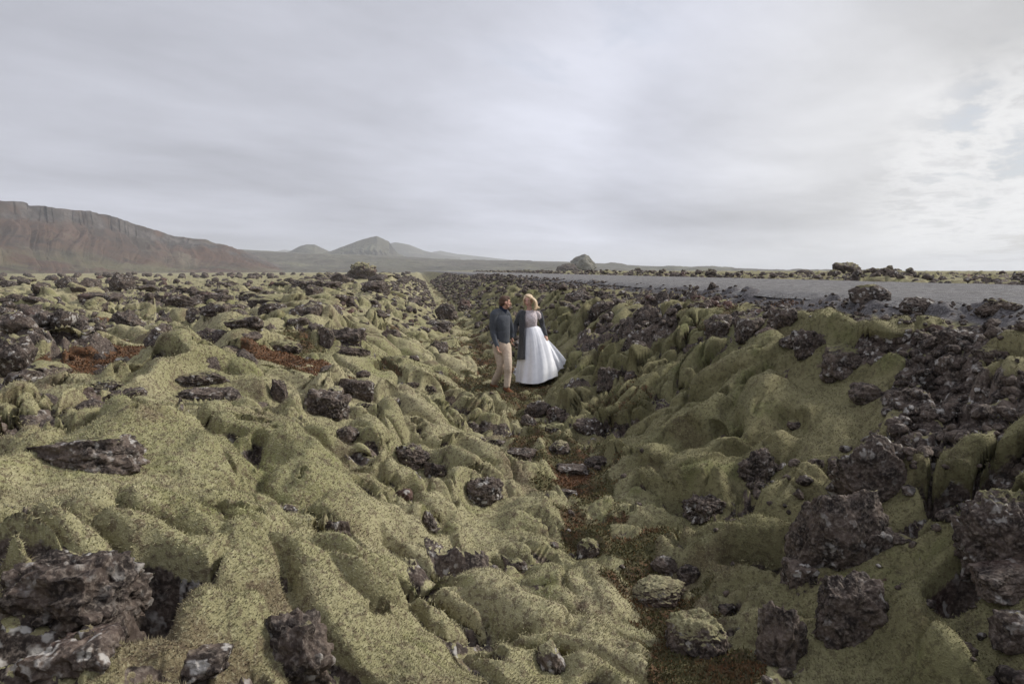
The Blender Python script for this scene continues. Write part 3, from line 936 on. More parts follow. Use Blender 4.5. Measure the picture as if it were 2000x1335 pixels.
VARIANTS = []
for k in range(14):
    rng = np.random.default_rng(900 + k)
    dm = (1.0, rng.uniform(.65, 1.0), rng.uniform(.55, .95))
    v_, f_ = rock_shape(100 + k, 4, dm, rng.uniform(.12, .24), int(rng.integers(8, 15)), rng.uniform(0, .2))
    VARIANTS.append(mesh_from('lava_rock', v_, f_))
V_MOSSY = []
for k, me in enumerate(VARIANTS):
    me.materials.append(M_ROCK)
    m2 = me.copy(); m2.materials.clear(); m2.materials.append(M_ROCK_MOSSY); V_MOSSY.append(m2)

def place_rock(x, y, wid, hgt, mossy, seed, rot=0.0, hero=None, sink=.30, tiltdeg=None):
    opt = hero or {}
    z = float(np.median(land(x + np.array([-.4, 0, .4, 0.]) * wid, y + np.array([-.35, -.45, -.35, 0]) * wid)[0]))
    if hero is not None:
        dm = (1.0, opt.get('d', .8), 1.0)
        v_, f_ = rock_shape(seed, 6 if wid > .35 and y < 7 else (5 if wid * FPX / y > 40 else 4), dm, opt.get('rough', .17) * .8, opt.get('planes', 9), opt.get('knob', .08), box=opt.get('box', False))
        ext = v_.max(0) - v_.min(0)
        sc = np.array([wid / ext[0], wid * opt.get('d', .8) / ext[1], hgt * (1.3 if tiltdeg is None else 1.0) / ext[2]])
        me = mesh_from('lava_rock', v_ * sc, f_)
        me.materials.append(M_ROCK_MOSSY if mossy else M_ROCK)
        o = link('lava_rock', me)
        ww, hh = wid, hgt
        rx, ry_ = 0, R(opt.get('tilt', 0))
        o.location = (x, y, z + hgt * (0.5 - sink))
        o.rotation_euler = (rx, ry_, rot)
    else:
        me = (V_MOSSY if mossy else VARIANTS)[seed % len(VARIANTS)]
        o = link('lava_rock', me)
        o.scale = (wid, wid, hgt * 1.2)
        o.location = (x, y, z + hgt * (0.5 - sink))
        rng = random.Random(seed)
        o.rotation_euler = (rng.uniform(-.3, .3), rng.uniform(-.3, .3), rng.uniform(0, 6.28))
    o['category'] = 'rock'
    return o



AUTO = []
for x, y, wid, hgt, mossy, seed, rot, opt, lab, auto in PLAN:
    if lab and any(w_ in lab for w_ in ('slab', 'block', 'wedge', 'ledge', 'angular', 'outcrop', 'upright', 'broken', 'boulder filling')):
        opt['box'] = True
    o = place_rock(x, y, wid, hgt, mossy, seed, rot, opt, sink=.30 if opt is None else (.34 if not opt.get('flat') else .42))
    if lab:
        o['label'] = lab
    else:
        AUTO.append((o, auto[0], auto[1], auto[2], mossy, hgt))

ORD = ['first', 'second', 'third', 'fourth', 'fifth', 'sixth', 'seventh', 'eighth', 'ninth', 'tenth', 'eleventh', 'twelfth', 'thirteenth',
       'fourteenth', 'fifteenth', 'sixteenth', 'seventeenth', 'eighteenth', 'nineteenth', 'twentieth']
bins = {}
for rec in AUTO:
    o, px, py, zone, mossy, hgt = rec
    if zone == 'plain':
        colm = 'below the high cliff' if px < 300 else ('below the mountain end' if px < 550 else 'below the cones')
        row = 'on the skyline' if py < 553 else ('under the skyline' if py < 572 else ('on the far plain' if py < 600 else ('on the middle plain' if py < 650 else 'on the near plain')))
        where = row + ' ' + colm
    elif zone == 'left bank':
        where = 'in the left bank ' + ('beyond the man' if py < 700 else 'below the man')
    elif zone == 'right bank':
        where = 'under the road ' + ('near the bride' if px < 1300 else ('left of the red heath' if px < 1490 else ('right of the red heath' if px < 1760 else 'at far right')))
    elif zone == 'lower right bank':
        where = 'low on the right bank'
    else:
        where = 'beyond the road ' + ('near the monolith' if px < 1300 else ('left of the tallest rock' if px < 1640 else 'right of the tallest rock'))
    desc = size_word(hgt) + (' moss-capped' if mossy else ' bare')
    bins.setdefault((where, desc), []).append(rec)
for (where, desc), lst in bins.items():
    lst.sort(key=lambda r: r[1])
    for i, r in enumerate(lst):
        r[0]['label'] = (desc + ' rock, ' + ORD[min(i, 19)] + ' from left ' + where) if len(lst) > 1 else ('only ' + desc + ' rock ' + where)
        r[0]['group'] = {'plain': 'lava rocks on the mossy plain', 'left bank': 'lava rocks in the left bank', 'right bank': 'rubble blocks under the road',
                         'lower right bank': 'lava rocks low on the right bank', 'road': 'lava rocks beyond the road'}[r[3]]

# ---- all the smaller rubble, one uncountable mass
LOW = [rock_shape(500 + k, 3, (1, .85, .7), .2, 10, .15) for k in range(8)]
LOW2 = [rock_shape(600 + k, 2, (1, .85, .7), .25, 9, 0) for k in range(8)]
P = []


def many(n, L0_, L1_, s0_, s1_, smin, smax, need=0.0, pw=2.0):
    L = rng.uniform(L0_, L1_, n); s = s0_ * (s1_ / s0_) ** rng.random(n)
    q = s - s0
    x = 1.62 + L * UY + q * UX; y = -L * UX + q * UY
    ang_ = np.degrees(np.arctan2(x, y))
    ok = (np.abs(ang_) < 44) & (y > 1.5)
    ok &= ~((np.abs(x - 0.3) < 1.3) & (y > 11) & (y < 14.5) & (np.abs(L) < 1.2))
    x, y, L = x[ok], y[ok], L[ok]
    z, dx, dy, rk, he, rd = land(x, y)
    d = np.hypot(x, y)
    keep = rk >= need
    sz = smin + (smax - smin) * rng.random(len(x)) ** pw + .0035 * d
    P.append(np.stack([x + dx, y + dy, z, sz, d], 1)[keep])


many(3000, 2.0, 3.6, 3.2, 60, .03, .14, .5)
many(1500, 3.3, 4.3, 4, 70, .012, .040, 0)
many(800, 12.4, 20, 12, 200, .06, .26, 0)
many(1500, 12.5, 16, 14, 120, .06, .25, .3)
many(1100, .4, 3.6, 16, 130, .05, .22, .0, 2.5)
many(700, -4.2, -.8, 20, 130, .06, .26, .0, 2.5)
many(320, 1.0, 3.4, 2.6, 5.6, .02, .12, 0, 2.5)
many(60, -.7, .9, 4, 40, .03, .08, 0)
many(300, -3.4, 2.3, 3, 30, .03, .11, .3)
# plain
n = 4200
d_ = 6 * (260 / 6) ** rng.random(n); a_ = np.radians(rng.uniform(-43, -5, n))
x = d_ * np.sin(a_); y = d_ * np.cos(a_)
L = coords(x, y)[1]; ok = L < -3.2
x, y, d_ = x[ok], y[ok], d_[ok]
z, dx, dy, rk, he, rd = land(x, y)
ok = rk > .25
P.append(np.stack([x + dx, y + dy, z, (.06 + .22 * rng.random(len(x)) ** 2 + .008 * d_), d_], 1)[ok])
P = np.concatenate(P)
vs, fs = [], []; off = 0
for x, y, z, sz, d in P:
    v_, f_ = (LOW if sz * 682 / d > 9 else LOW2)[int(rng.integers(8))]
    a, b_, c_ = rng.uniform(0, 6.28), rng.uniform(-.6, .6), rng.uniform(-.6, .6)
    M = np.array((Matrix.Rotation(a, 3, 'Z') @ Matrix.Rotation(b_, 3, 'X') @ Matrix.Rotation(c_, 3, 'Y')))
    vs.append((v_ * sz) @ M.T + (x, y, z + sz * .12)); fs.append(f_ + off); off += len(v_)
me = mesh_from('lava_rubble', np.concatenate(vs), np.concatenate(fs))
link('lava_rubble', me, M_ROCK, kind='stuff', category='rubble', label='countless small dark lava stones and rubble strewn over the banks and plain')
print('rubble', len(P), off, round(time.time() - T0, 1))

# ------------------------------------------------------------------ pale monolith far beyond the road
mm, t, b = material("pale_tuff")
co = t.new('ShaderNodeTexCoord').outputs['Object']
n1 = t.noise(t.vmath('MULTIPLY', co, (1, 1, .35)), .18, 5, .6)
c = t.mix(t.smap(n1, .35, .65), (0.13, 0.125, 0.105), (0.21, 0.20, 0.165))
c = t.mix(t.smap(t.noise(co, .6, 4, .6), .55, .7), c, (0.08, 0.075, 0.065))
t.l.new(c, b.inputs['Base Color'])
t.l.new(t.new('ShaderNodeBump', ins={'Height': n1, 'Strength': .6, 'Distance': 1.2}).outputs[0], b.inputs['Normal'])
D = 330.0
k = D / FPX
v_, f_ = rock_shape(79, 5, (1, .8, 1), .05, 22, 0)
v_ = v_ / (v_.max(0) - v_.min(0)) * np.array([52, 40, 37]) * k
# steep left face, a back that falls away to the right
zz = v_[:, 2] / (22 * k)
v_[:, 0] += np.where(zz < .2, np.where(v_[:, 0] > 0, (0.2 - zz) * 8 * k, 0), 0)
v_[:, 2] -= np.where(v_[:, 0] > 0, v_[:, 0] * .35, 0)
p = at_y(1141, 514, D)
me = mesh_from('monolith', v_, f_)
link('monolith', me, mm, loc=p, category='monolith', label='tall pale rounded rock monolith standing alone on the plain beyond the road')


# ------------------------------------------------------------------ hills
def hill_mat(name, kind):
    m, t, b = material(name)
    geo = t.new('ShaderNodeNewGeometry')
    co = geo.outputs['Position']
    nz = t.new('ShaderNodeSeparateXYZ', ins={0: geo.outputs['Normal']}).outputs[2]
    hh = t.new('ShaderNodeAttribute', attribute_name='hfrac').outputs['Fac']
    gl = t.new('ShaderNodeAttribute', attribute_name='gully').outputs['Fac']
    if kind == 'cliff':
        s1 = t.noise(co, .012, 6, .65)
        s2 = t.noise(co, .06, 6, .7)
        c = t.mix(t.smap(s1, .40, .60), (0.052, 0.042, 0.035), (0.090, 0.054, 0.038))
        c = t.mix(t.math('MULTIPLY', t.smap(gl, .45, .75), .7), c, (0.120, 0.080, 0.062))
        c = t.mix(t.math('MULTIPLY', t.smap(s2, .50, .66), .8), c, (0.034, 0.029, 0.026))
        s3 = t.noise(t.vmath('ADD', co, (7, 3, 1)), .025, 7, .7)
        c = t.mix(t.math('MULTIPLY', t.smap(s3, .54, .66), .6), c, (0.150, 0.132, 0.095))
        grn = t.math('MULTIPLY', t.smap(hh, .38, .05), t.smap(t.noise(co, .02, 5, .65), .40, .58))
        c = t.mix(t.math('MULTIPLY', grn, .8), c, (0.120, 0.115, 0.064))
        cliff = t.math('MULTIPLY', t.math('MULTIPLY', t.smap(hh, .66, .76), t.smap(hh, .99, .93)), t.smap(t.noise(co, .03, 5, .65), .36, .52))
        rc = t.mix(t.smap(t.noise(t.vmath('MULTIPLY', co, (1, 1, .3)), .09, 5, .7), .38, .62), (0.048, 0.042, 0.040), (0.125, 0.110, 0.100))
        c = t.mix(cliff, c, rc)
        c = t.mix(t.math('MULTIPLY', t.smap(hh, .93, 1.0), .6), c, (0.12, 0.118, 0.085))
    else:
        s1 = t.noise(co, .004, 6, .65)
        c = t.mix(t.smap(s1, .40, .60), (0.115, 0.110, 0.082), (0.085, 0.075, 0.062))
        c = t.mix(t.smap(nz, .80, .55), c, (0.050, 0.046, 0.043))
        c = t.mix(t.math('MULTIPLY', t.smap(t.noise(co, .009, 6, .7), .46, .60), .6), c, (0.060, 0.055, 0.045))
        c = t.mix(t.math('MULTIPLY', t.smap(t.noise(co, .02, 5, .7), .5, .66), .6), c, (0.17, 0.165, 0.11))
    t.l.new(c, b.inputs['Base Color'])
    bn = t.noise(co, .05 if kind == 'cliff' else .015, 8, .7)
    t.l.new(t.new('ShaderNodeBump', ins={'Height': bn, 'Strength': .8, 'Distance': 5.0 if kind == 'cliff' else 10}).outputs[0], b.inputs['Normal'])
    return m


HM_CLIFF = hill_mat('brown_hillside', 'cliff')
HM_FAR = hill_mat('dun_hillside', 'far')


def range_hill(name, prof, near, far, base_z, mat, label, cliff=None, gully=0.0, seed=0, nx=500, rough=1.0):
    """a hill whose crest stands against the sky along prof [(px, py)], crest `far(px)` metres ahead, foot `near(px)` metres ahead"""
    pxs = np.array([p[0] for p in prof], float); pys = np.array([p[1] for p in prof], float)
    X = np.linspace(pxs[0], pxs[-1], nx)
    Yc = np.interp(X, pxs, pys)
    dn = np.array([near(x) for x in X]); df = np.array([far(x) for x in X])
    q = np.concatenate([np.linspace(0, 1, 90), 1 + np.linspace(.02, .8, 20)])
    V = []; HF = []; GU = []
    for i, x in enumerate(X):
        az_ = (x - 1000) / FPX
        top = CAM[2] + (528 - Yc[i]) / FPX * df[i] + rough * df[i] * .0007 * float(fbm2(np.array([x / 14.]), np.array([seed * 1.3]), 4, seed + 3)[0])
        hgt = top - base_z
        yy = dn[i] + (df[i] - dn[i]) * q
        if cliff:
            f0 = cliff(x)      # talus to f0 of the height at 70% of the way, then cliff, then plateau
            zq = np.interp(q, [0, .30, .70, .755, .80, 1.0, 1.8], [0, f0 * .24, f0, f0 + (1 - f0) * .80, f0 + (1 - f0) * .86, 1.0, .95])
        else:
            zq = np.where(q < 1, sst(q, -.25, 1.15) / sst(np.array(1.0), -.25, 1.15), 1 - .75 * sst(q, 1, 1.8))
            zq = zq - zq[0]; zq = zq / zq[89]
        V.append(np.stack([az_ * yy, yy, base_z - 2 + np.maximum(zq, -.2) * (hgt + 2)], 1)); HF.append(zq)
    V = np.stack(V); HF = np.stack(HF)
    Xg = X[:, None] + 0 * q[None]
    size = (df - dn).mean()
    # gullies run down the slope, with slight wander
    wob = .30 * fbm2(V[..., 1] / size * 3, Xg / 160, 3, seed + 5)
    g = fbm2((Xg / 13. + wob * 10), q[None] * 1.2 + 0 * Xg, 4, seed + 9, .6)
    amp = gully * np.sin(np.clip(q, 0, 1) * math.pi)[None] ** .7 * (1 - .92 * sst(q, .55, .76))[None]
    V[..., 2] += g * amp * (V[..., 2] - base_z + 3) * .22
    V[..., 1] += g * gully * np.sin(np.clip(q * .97, 0, 1) * math.pi)[None] ** .7 * size * .035 + .5 * gully * size * .10 * fbm2(Xg / 60, q[None] * 2 + 0 * Xg, 4, seed + 77) * np.sin(np.clip(q * .97, 0, 1) * math.pi)[None]
    V[..., 2] += fbm2(V[..., 0] / (size * .12), V[..., 1] / (size * .12), 5, seed + 31, .6) * size * .012 * (np.clip(np.sin(np.clip(q, 0, 1) * math.pi) * 2, 0, 1) * (1 - .85 * sst(q, .70, .78)))[None]
    na_ = len(q); nr_ = nx
    ii = (np.arange(nr_ - 1)[:, None] * na_ + np.arange(na_ - 1)[None]).ravel()
    F = np.stack([ii, ii + na_, ii + na_ + 1, ii + 1], 1)
    me = mesh_from(name, V.reshape(-1, 3), F, {'hfrac': HF.ravel(), 'gully': (g * .5 + .5).ravel()})
    link(name, me, mat, kind='structure', label=label)


CREST = [(-900, 400), (-500, 372), (-250, 384), (-60, 390), (0, 397), (25, 402), (60, 403), (75, 409), (110, 411), (150, 417), (190, 418), (240, 431), (270, 440), (300, 449), (320, 456), (342, 463),
         (380, 469), (405, 470), (425, 478), (440, 481), (480, 492), (510, 504), (540, 516), (565, 528)]
range_hill('hill', CREST, lambda x: 330 + .40 * max(x, -300), lambda x: 600 + .28 * x, 0.3, HM_CLIFF,
           'long brown mountain with a cliff band at the left', cliff=lambda x: .70 + .25 * float(np.clip((x - 330) / 120, 0, 1)), gully=1.0, seed=4, nx=900)
range_hill('hill', [(380, 500), (470, 487), (520, 490), (600, 495), (700, 497), (800, 502), (900, 508), (1000, 509), (1100, 511), (1170, 514), (1250, 519), (1350, 521), (1450, 524), (1560, 528), (1700, 531)],
           lambda x: 560, lambda x: 1150, -1, HM_FAR, 'low dun plain rising in the middle distance', seed=8, nx=500, rough=.6)
range_hill('hill', [(548, 497), (570, 491), (590, 481), (602, 478), (618, 478), (632, 485), (650, 493), (670, 499)], lambda x: 1230, lambda x: 1400, -1, HM_FAR,
           'small flat-topped crater cone left of the main cone hill', seed=12, nx=200, rough=.4)
range_hill('hill', [(615, 500), (650, 490), (690, 476), (715, 467), (728, 464), (738, 462), (748, 466), (762, 473), (770, 485), (778, 495), (800, 503)], lambda x: 1180, lambda x: 1350, -1, HM_FAR,
           'main grey cone hill with a steep right flank', gully=.8, seed=15, nx=300, rough=1.5)
range_hill('hill', [(700, 490), (740, 480), (775, 474), (800, 478), (830, 490), (860, 497), (900, 503)], lambda x: 2000, lambda x: 2250, -1, HM_FAR,
           'hazy hill behind the right flank of the main cone', seed=18, nx=200, rough=.4)
range_hill('hill', [(500, 500), (560, 488), (600, 495), (700, 496), (780, 494), (830, 495), (862, 490), (890, 496), (930, 500), (1000, 508), (1100, 513)], lambda x: 2700, lambda x: 3000, -1, HM_FAR,
           'faintest far ridge fading into the sky', seed=19, nx=200, rough=.4)

# ------------------------------------------------------------------ the air
hz = bpy.data.materials.new("haze_air")
hz.use_nodes = True
t = NT(hz.node_tree); t.n.clear()
o_ = t.new('ShaderNodeOutputMaterial')
vol = t.new('ShaderNodeVolumePrincipled', ins={'Color': (0.90, 0.935, 1.0, 1), 'Density': 0.00025, 'Anisotropy': 0.0})
t.l.new(vol.outputs[0], o_.inputs['Volume'])
bm = bmesh.new()
bmesh.ops.create_cube(bm, size=1)
me = bpy.data.meshes.new('haze'); bm.to_mesh(me); bm.free()
hzo = link('haze', me, hz, kind='stuff', category='haze', label='thin pale air fading the distant hills')
hzo.scale = (9400, 9400, 106)
hzo.location = (0, 0, 53 - 6)


# ------------------------------------------------------------------ people
def C(cx, cy, y):
    """a point of the couple, read from the photograph, y metres ahead"""
    return at_y(900 + cx / 5.135, 540 + cy / 5.135, y)


def simple_mat(name, col, rough=.85, spec=.2, bump=None, sheen=0.0, col2=None, nscale=60, sss=0.0):
    m, t, b = material(name)
    co = t.new('ShaderNodeTexCoord').outputs['Object']
    n = t.noise(co, nscale, 4, .6)
    if col2:
        t.l.new(t.mix(t.smap(n, .38, .62), col, col2), b.inputs['Base Color'])
    else:
        b.inputs['Base Color'].default_value = (*col, 1)
    b.inputs['Roughness'].default_value = rough
    b.inputs['Specular IOR Level'].default_value = spec
    b.inputs['Sheen Weight'].default_value = sheen
    if sss:
        b.inputs['Subsurface Weight'].default_value = sss
        b.inputs['Subsurface Radius'].default_value = (.02, .008, .004)
    if bump:
        t.l.new(t.new('ShaderNodeBump', ins={'Height': n, 'Strength': bump, 'Distance': .004}).outputs[0], b.inputs['Normal'])
    return m


M_SKIN = simple_mat('skin', (0.52, 0.30, 0.22), .55, .35, .1, col2=(0.46, 0.25, 0.18), nscale=18, sss=.08)
M_SKIN_W = simple_mat('fair_skin', (0.60, 0.38, 0.30), .55, .35, .1, col2=(0.56, 0.33, 0.26), nscale=18, sss=.08)
M_SWEATER = simple_mat('slate_knit', (0.058, 0.064, 0.076), .95, .1, .8, .1, (0.082, 0.088, 0.100), 90)
M_COLLAR = simple_mat('navy_collar', (0.020, 0.026, 0.045), .9, .1, .4)
M_TROUSER = simple_mat('khaki_cotton', (0.56, 0.46, 0.36), .9, .1, .5, 0, (0.49, 0.39, 0.31), 25)
M_BOOT = simple_mat('tan_suede', (0.20, 0.085, 0.040), .8, .2, .5, 0, (0.14, 0.06, 0.03), 30)
M_SOLE = simple_mat('dark_sole', (0.03, 0.022, 0.02), .8, .2, .2)
M_HAIR_M = simple_mat('short_brown_hair', (0.105, 0.058, 0.036), .7, .3, .9, 0, (0.065, 0.036, 0.024), 160)
M_HAIR_W = simple_mat('blonde_hair', (0.68, 0.53, 0.36), .5, .4, .9, 0, (0.46, 0.33, 0.20), 60)
M_DRESS = simple_mat('white_tulle', (0.80, 0.81, 0.85), .75, .2, .15, .1, (0.75, 0.76, 0.80), 12)
M_LACE = simple_mat('pale_lace', (0.66, 0.60, 0.62), .8, .2, .8, 0, (0.46, 0.39, 0.38), 55)
M_CARDI = simple_mat('charcoal_wool', (0.040, 0.043, 0.048), .98, .08, 1.0, .2, (0.085, 0.085, 0.09), 70)
M_LIPS = simple_mat('lips', (0.38, 0.13, 0.11), .5, .4)
M_EYE = simple_mat('dark_iris', (0.03, 0.02, 0.015), .3, .5)


class Blob:
    def __init__(self):
        self.v = []; self.f = []; self.n = 0

    def add(self, v, f):
        self.v.append(np.asarray(v, float)); self.f.append(np.asarray(f) + self.n); self.n += len(v)

    def ell(self, c, r, M=None):
        v, f = ICO[3]
        p = v * np.array(r)
        if M is not None:
            p = p @ np.array(M).T
        self.add(p + np.array(c), f)
        return self

    def tube(self, pts, rads, side=(1, 0, 0), seg=20, sub=5):
        """a tapering limb through pts; rads gives (half width along side, half depth)"""
        P_ = np.array(pts, float); Rr = np.array([(r, r) if np.isscalar(r) else r for r in rads], float)
        m = len(P_)
        ts = np.linspace(0, m - 1, (m - 1) * sub + 1)
        def cat(A):
            out_ = []
            for q in ts:
                i = min(int(q), m - 2); u_ = q - i
                a, b_, c_, d_ = A[max(i - 1, 0)], A[i], A[i + 1], A[min(i + 2, m - 1)]
                out_.append(.5 * ((2 * b_) + (c_ - a) * u_ + (2 * a - 5 * b_ + 4 * c_ - d_) * u_ ** 2 + (3 * b_ - a - 3 * c_ + d_) * u_ ** 3))
            return np.array(out_)
        Q = cat(P_); W_ = np.maximum(cat(Rr), .001)
        T_ = np.gradient(Q, axis=0); T_ /= np.linalg.norm(T_, axis=1)[:, None] + 1e-9
        sd_ = np.array(side, float)
        rings = []
        def ring(c, tg, w):
            s_ = sd_ - tg * (sd_ @ tg); s_ /= np.linalg.norm(s_) + 1e-9
            o_ = np.cross(tg, s_)
            a = np.linspace(0, 2 * math.pi, seg, endpoint=False)
            return c + np.cos(a)[:, None] * s_ * w[0] + np.sin(a)[:, None] * o_ * w[1]
        for k_ in (-1, -.8, -.45):
            rings.append(ring(Q[0] + T_[0] * k_ * W_[0].min(), T_[0], W_[0] * math.sqrt(1.0001 - k_ * k_)))
        for q, tg, w_ in zip(Q, T_, W_):
            rings.append(ring(q, tg, w_))
        for k_ in (.45, .8, 1):
            rings.append(ring(Q[-1] + T_[-1] * k_ * W_[-1].min(), T_[-1], W_[-1] * math.sqrt(1.0001 - k_ * k_)))
        V = np.concatenate(rings); nr_ = len(rings)
        F = []
        for i in range(nr_ - 1):
            for j in range(seg):
                a, b_ = i * seg + j, i * seg + (j + 1) % seg
                F.append((a, b_, b_ + seg)); F.append((a, b_ + seg, a + seg))
        for j in range(1, seg - 1):
            F.append((0, j + 1, j)); k_ = (nr_ - 1) * seg; F.append((k_, k_ + j, k_ + j + 1))
        self.add(V, F)
        return self

    def bake(self, name, mat, parent=None, voxel=.006, smooth=4, wr=0.0, wscale=9.0, cut=None, **props):
        me = mesh_from(name, np.concatenate(self.v), np.concatenate(self.f))
        o = link(name + '_tmp', me)
        md = o.modifiers.new('r', 'REMESH'); md.mode = 'VOXEL'; md.voxel_size = voxel; md.use_smooth_shade = True
        if smooth:
            ms = o.modifiers.new('s', 'SMOOTH'); ms.iterations = smooth; ms.factor = .5
        dg = bpy.context.evaluated_depsgraph_get(); dg.update()
        m2 = bpy.data.meshes.new_from_object(o.evaluated_get(dg))
        bpy.data.objects.remove(o)
        n_ = len(m2.vertices)
        co = np.empty(n_ * 3, np.float32); m2.vertices.foreach_get('co', co); co = co.reshape(-1, 3)
        if wr:
            no = np.empty(n_ * 3, np.float32); m2.vertices.foreach_get('normal', no); no = no.reshape(-1, 3)
            q = co.astype(float) * np.array([wscale, wscale, wscale * 1.6]) + 31
            co = co + no * (wr * fbm3(q, 3, 5, .5, True) + wr * .5 * fbm3(q * .6 + 9, 2, 6))[:, None]
            m2.vertices.foreach_set('co', co.ravel())
        if cut is not None:
            bm = bmesh.new(); bm.from_mesh(m2)
            bmesh.ops.delete(bm, geom=[v for v in bm.verts if cut(v.co)], context='VERTS')
            bm.to_mesh(m2); bm.free()
        m2.name = name
        for p_ in m2.polygons:
            p_.use_smooth = True
        m2.update()
        return link(name, m2, mat, parent, **props)


def frame(face, up=(0, 0, 1), roll=0.0):
    """columns: right, forward, up of a head looking along face"""
    f = np.array(face, float); f /= np.linalg.norm(f)
    r_ = np.cross(f, up); r_ /= np.linalg.norm(r_)
    u_ = np.cross(r_, f)
    if roll:
        r2 = r_ * math.cos(roll) + u_ * math.sin(roll); u_ = u_ * math.cos(roll) - r_ * math.sin(roll); r_ = r2
    return np.stack([r_, f, u_], 1)


def head(B, c, M, s=1.0, fem=False):
    """skull, jaw, nose, brow, lips and ears round c (the middle of the head); 0.23 m tall at s = 1"""
    def g(x, y, z):
        return c + M @ (np.array([x, y, z]) * s)
    def e(x, y, z, a, b_, d_):
        B.ell(g(x, y, z), (a * s, b_ * s, d_ * s), M)
    e(0, -.012, .035, .074, .094, .082)
    e(0, .018, -.005, .064, .074, .085)
    e(0, .030, -.052, .050 if not fem else .043, .052, .048)
    e(0, .058, -.092, .022 if not fem else .018, .022, .016)     # chin
    e(0, .078, .030, .045, .014, .012)                           # brow
    B.tube([g(0, .088, .018), g(0, .104, -.012), g(0, .110, -.028)], [.008 * s, .011 * s, .013 * s], M[:, 0], 10, 3)
    e(0, .094, -.058, .022, .010, .007)                          # mouth
    e(.034, .064, -.022, .024, .020, .022); e(-.034, .064, -.022, .024, .020, .022); e(.040, .030, -.058, .022, .030, .026); e(-.040, .030, -.058, .022, .030, .026)
    for sx in (-1, 1):
        B.tube([g(sx * .074, -.004, .016), g(sx * .082, -.014, -.005), g(sx * .074, -.004, -.030)], [.012 * s, .016 * s, .009 * s], M[:, 1], 10, 3)


def face_bits(c, M, s, parent):
    def g(x, y, z):
        return c + M @ (np.array([x, y, z]) * s)
    for sx in (-1, 1):
        b_ = Blob().ell(g(sx * .031, .083, .010), (.011 * s, .006 * s, .006 * s), M)
        link('eye', mesh_from('eye', b_.v[0], b_.f[0]), M_EYE, parent)
        bb = Blob(); bb.tube([g(sx * .014, .094, .026), g(sx * .032, .092, .031), g(sx * .050, .080, .026)], [.003 * s] * 3, M[:, 2], 8, 3)
        link('eyebrow', mesh_from('eyebrow', bb.v[0], bb.f[0]), M_HAIR_M, parent)
    b_ = Blob().ell(g(0, .100, -.058), (.022 * s, .008 * s, .007 * s), M)
    link('lips', mesh_from('lips', b_.v[0], b_.f[0]), M_LIPS, parent)


def hand(B, wrist, direc, palm_n, thumb_side, curl=.5, s=1.0):
    """palm, four unequal curled fingers and a thumb leaving the side of the palm"""
    d = np.array(direc, float); d /= np.linalg.norm(d)
    n = np.array(palm_n, float); n -= d * (n @ d); n /= np.linalg.norm(n)
    w_ = np.cross(d, n) * thumb_side
    wrist = np.array(wrist, float)
    B.tube([wrist, wrist + d * .04 * s, wrist + d * .085 * s], [(.026 * s, .018 * s), (.036 * s, .015 * s), (.038 * s, .012 * s)], w_, 14, 3)
    lens = [.072, .080, .074, .058]
    for i in range(4):
        off = (0.030 - .020 * i) * s
        p = wrist + d * .085 * s + w_ * off
        pts = [p]; a = .15
        for k_ in range(3):
            a += curl * (.5 + .5 * k_ / 2)
            p = p + (d * math.cos(a) + n * math.sin(a)) * lens[i] * s * (.42 - .07 * k_)
            pts.append(p)
        B.tube(pts, [.0095 * s, .009 * s, .0085 * s, .0075 * s], w_, 10, 3)
    p = wrist + d * .025 * s + w_ * .026 * s
    q = p + (d * .6 + w_ * .75 + n * .35) * .036 * s
    r_ = q + (d * .85 + w_ * .2 + n * .45) * .034 * s
    B.tube([p, q, r_], [.014 * s, .011 * s, .009 * s], n, 10, 3)


# ---- the man
YM = 12.20
hc_m = C(443, 262, YM)
Mm = frame((.93, .30, -.05))
A = Blob()
head(A, hc_m, Mm, 1.03)
neck0 = C(425, 360, YM + .03); neckt = C(437, 300, YM)
A.tube([neck0, neckt], [.056, .053], (1, 0, 0))
chest = C(405, 430, YM + .02); waist = C(425, 560, YM); pelvis = C(410, 690, YM)
side_m = (.80, .60, 0)                 # across his shoulders: turned three quarters to the right
A.tube([C(402, 385, YM + .03), chest, waist, pelvis], [(.125, .075), (.160, .100), (.112, .082), (.118, .088)], side_m)
shR = C(335, 385, YM - .08); elR = C(322, 555, YM - .10); wrR = C(362, 690, YM - .20)
shL = C(462, 385, YM + .12); elL = C(510, 545, YM + .18); wrL = C(514, 606, 12.34)
A.tube([C(380, 375, YM - .02), shR, elR, wrR], [.055, .052, .038, .027])
A.tube([C(430, 378, YM + .06), shL, elL, wrL], [.055, .052, .038, .027])
hpR = C(372, 700, YM + .02); knR = C(402, 895, YM - .02); anR = C(332, 1070, YM + .18)
hpL = C(452, 700, YM); knL = C(474, 895, YM - .18); anL = C(462, 1105, YM - .20)
A.tube([hpR, C(388, 800, YM), knR, C(370, 990, YM + .07), anR], [.070, .062, .050, .043, .036])
A.tube([hpL, C(466, 800, YM - .1), knL, C(470, 1000, YM - .17), anL], [.085, .070, .052, .045, .036])
hand(A, wrR, (.25, -.25, -1), (.9, -.1, .2), 1, .5, 1.0)
hand(A, wrL, (-.10, -.10, -.6), (1, .2, -.1), 1, .6, 1.0)
man = A.bake('person', M_SKIN, None, .0055, 2, category='man',
             label='man in slate sweater and khaki trousers walking beside the bride, looking at her')
face_bits(hc_m, Mm, 1.03, man)
S = Blob()                              # sweater
S.tube([C(425, 338, YM + .03), C(410, 362, YM + .03), C(400, 388, YM + .03), chest, C(420, 520, YM), C(420, 600, YM), C(418, 648, YM)],
       [(.078, .074), (.130, .095), (.170, .106), (.182, .125), (.146, .115), (.138, .112), (.142, .116)], side_m, 28)
S.tube([C(385, 366, YM - .01), shR, elR, wrR], [.078, .074, .056, .042])
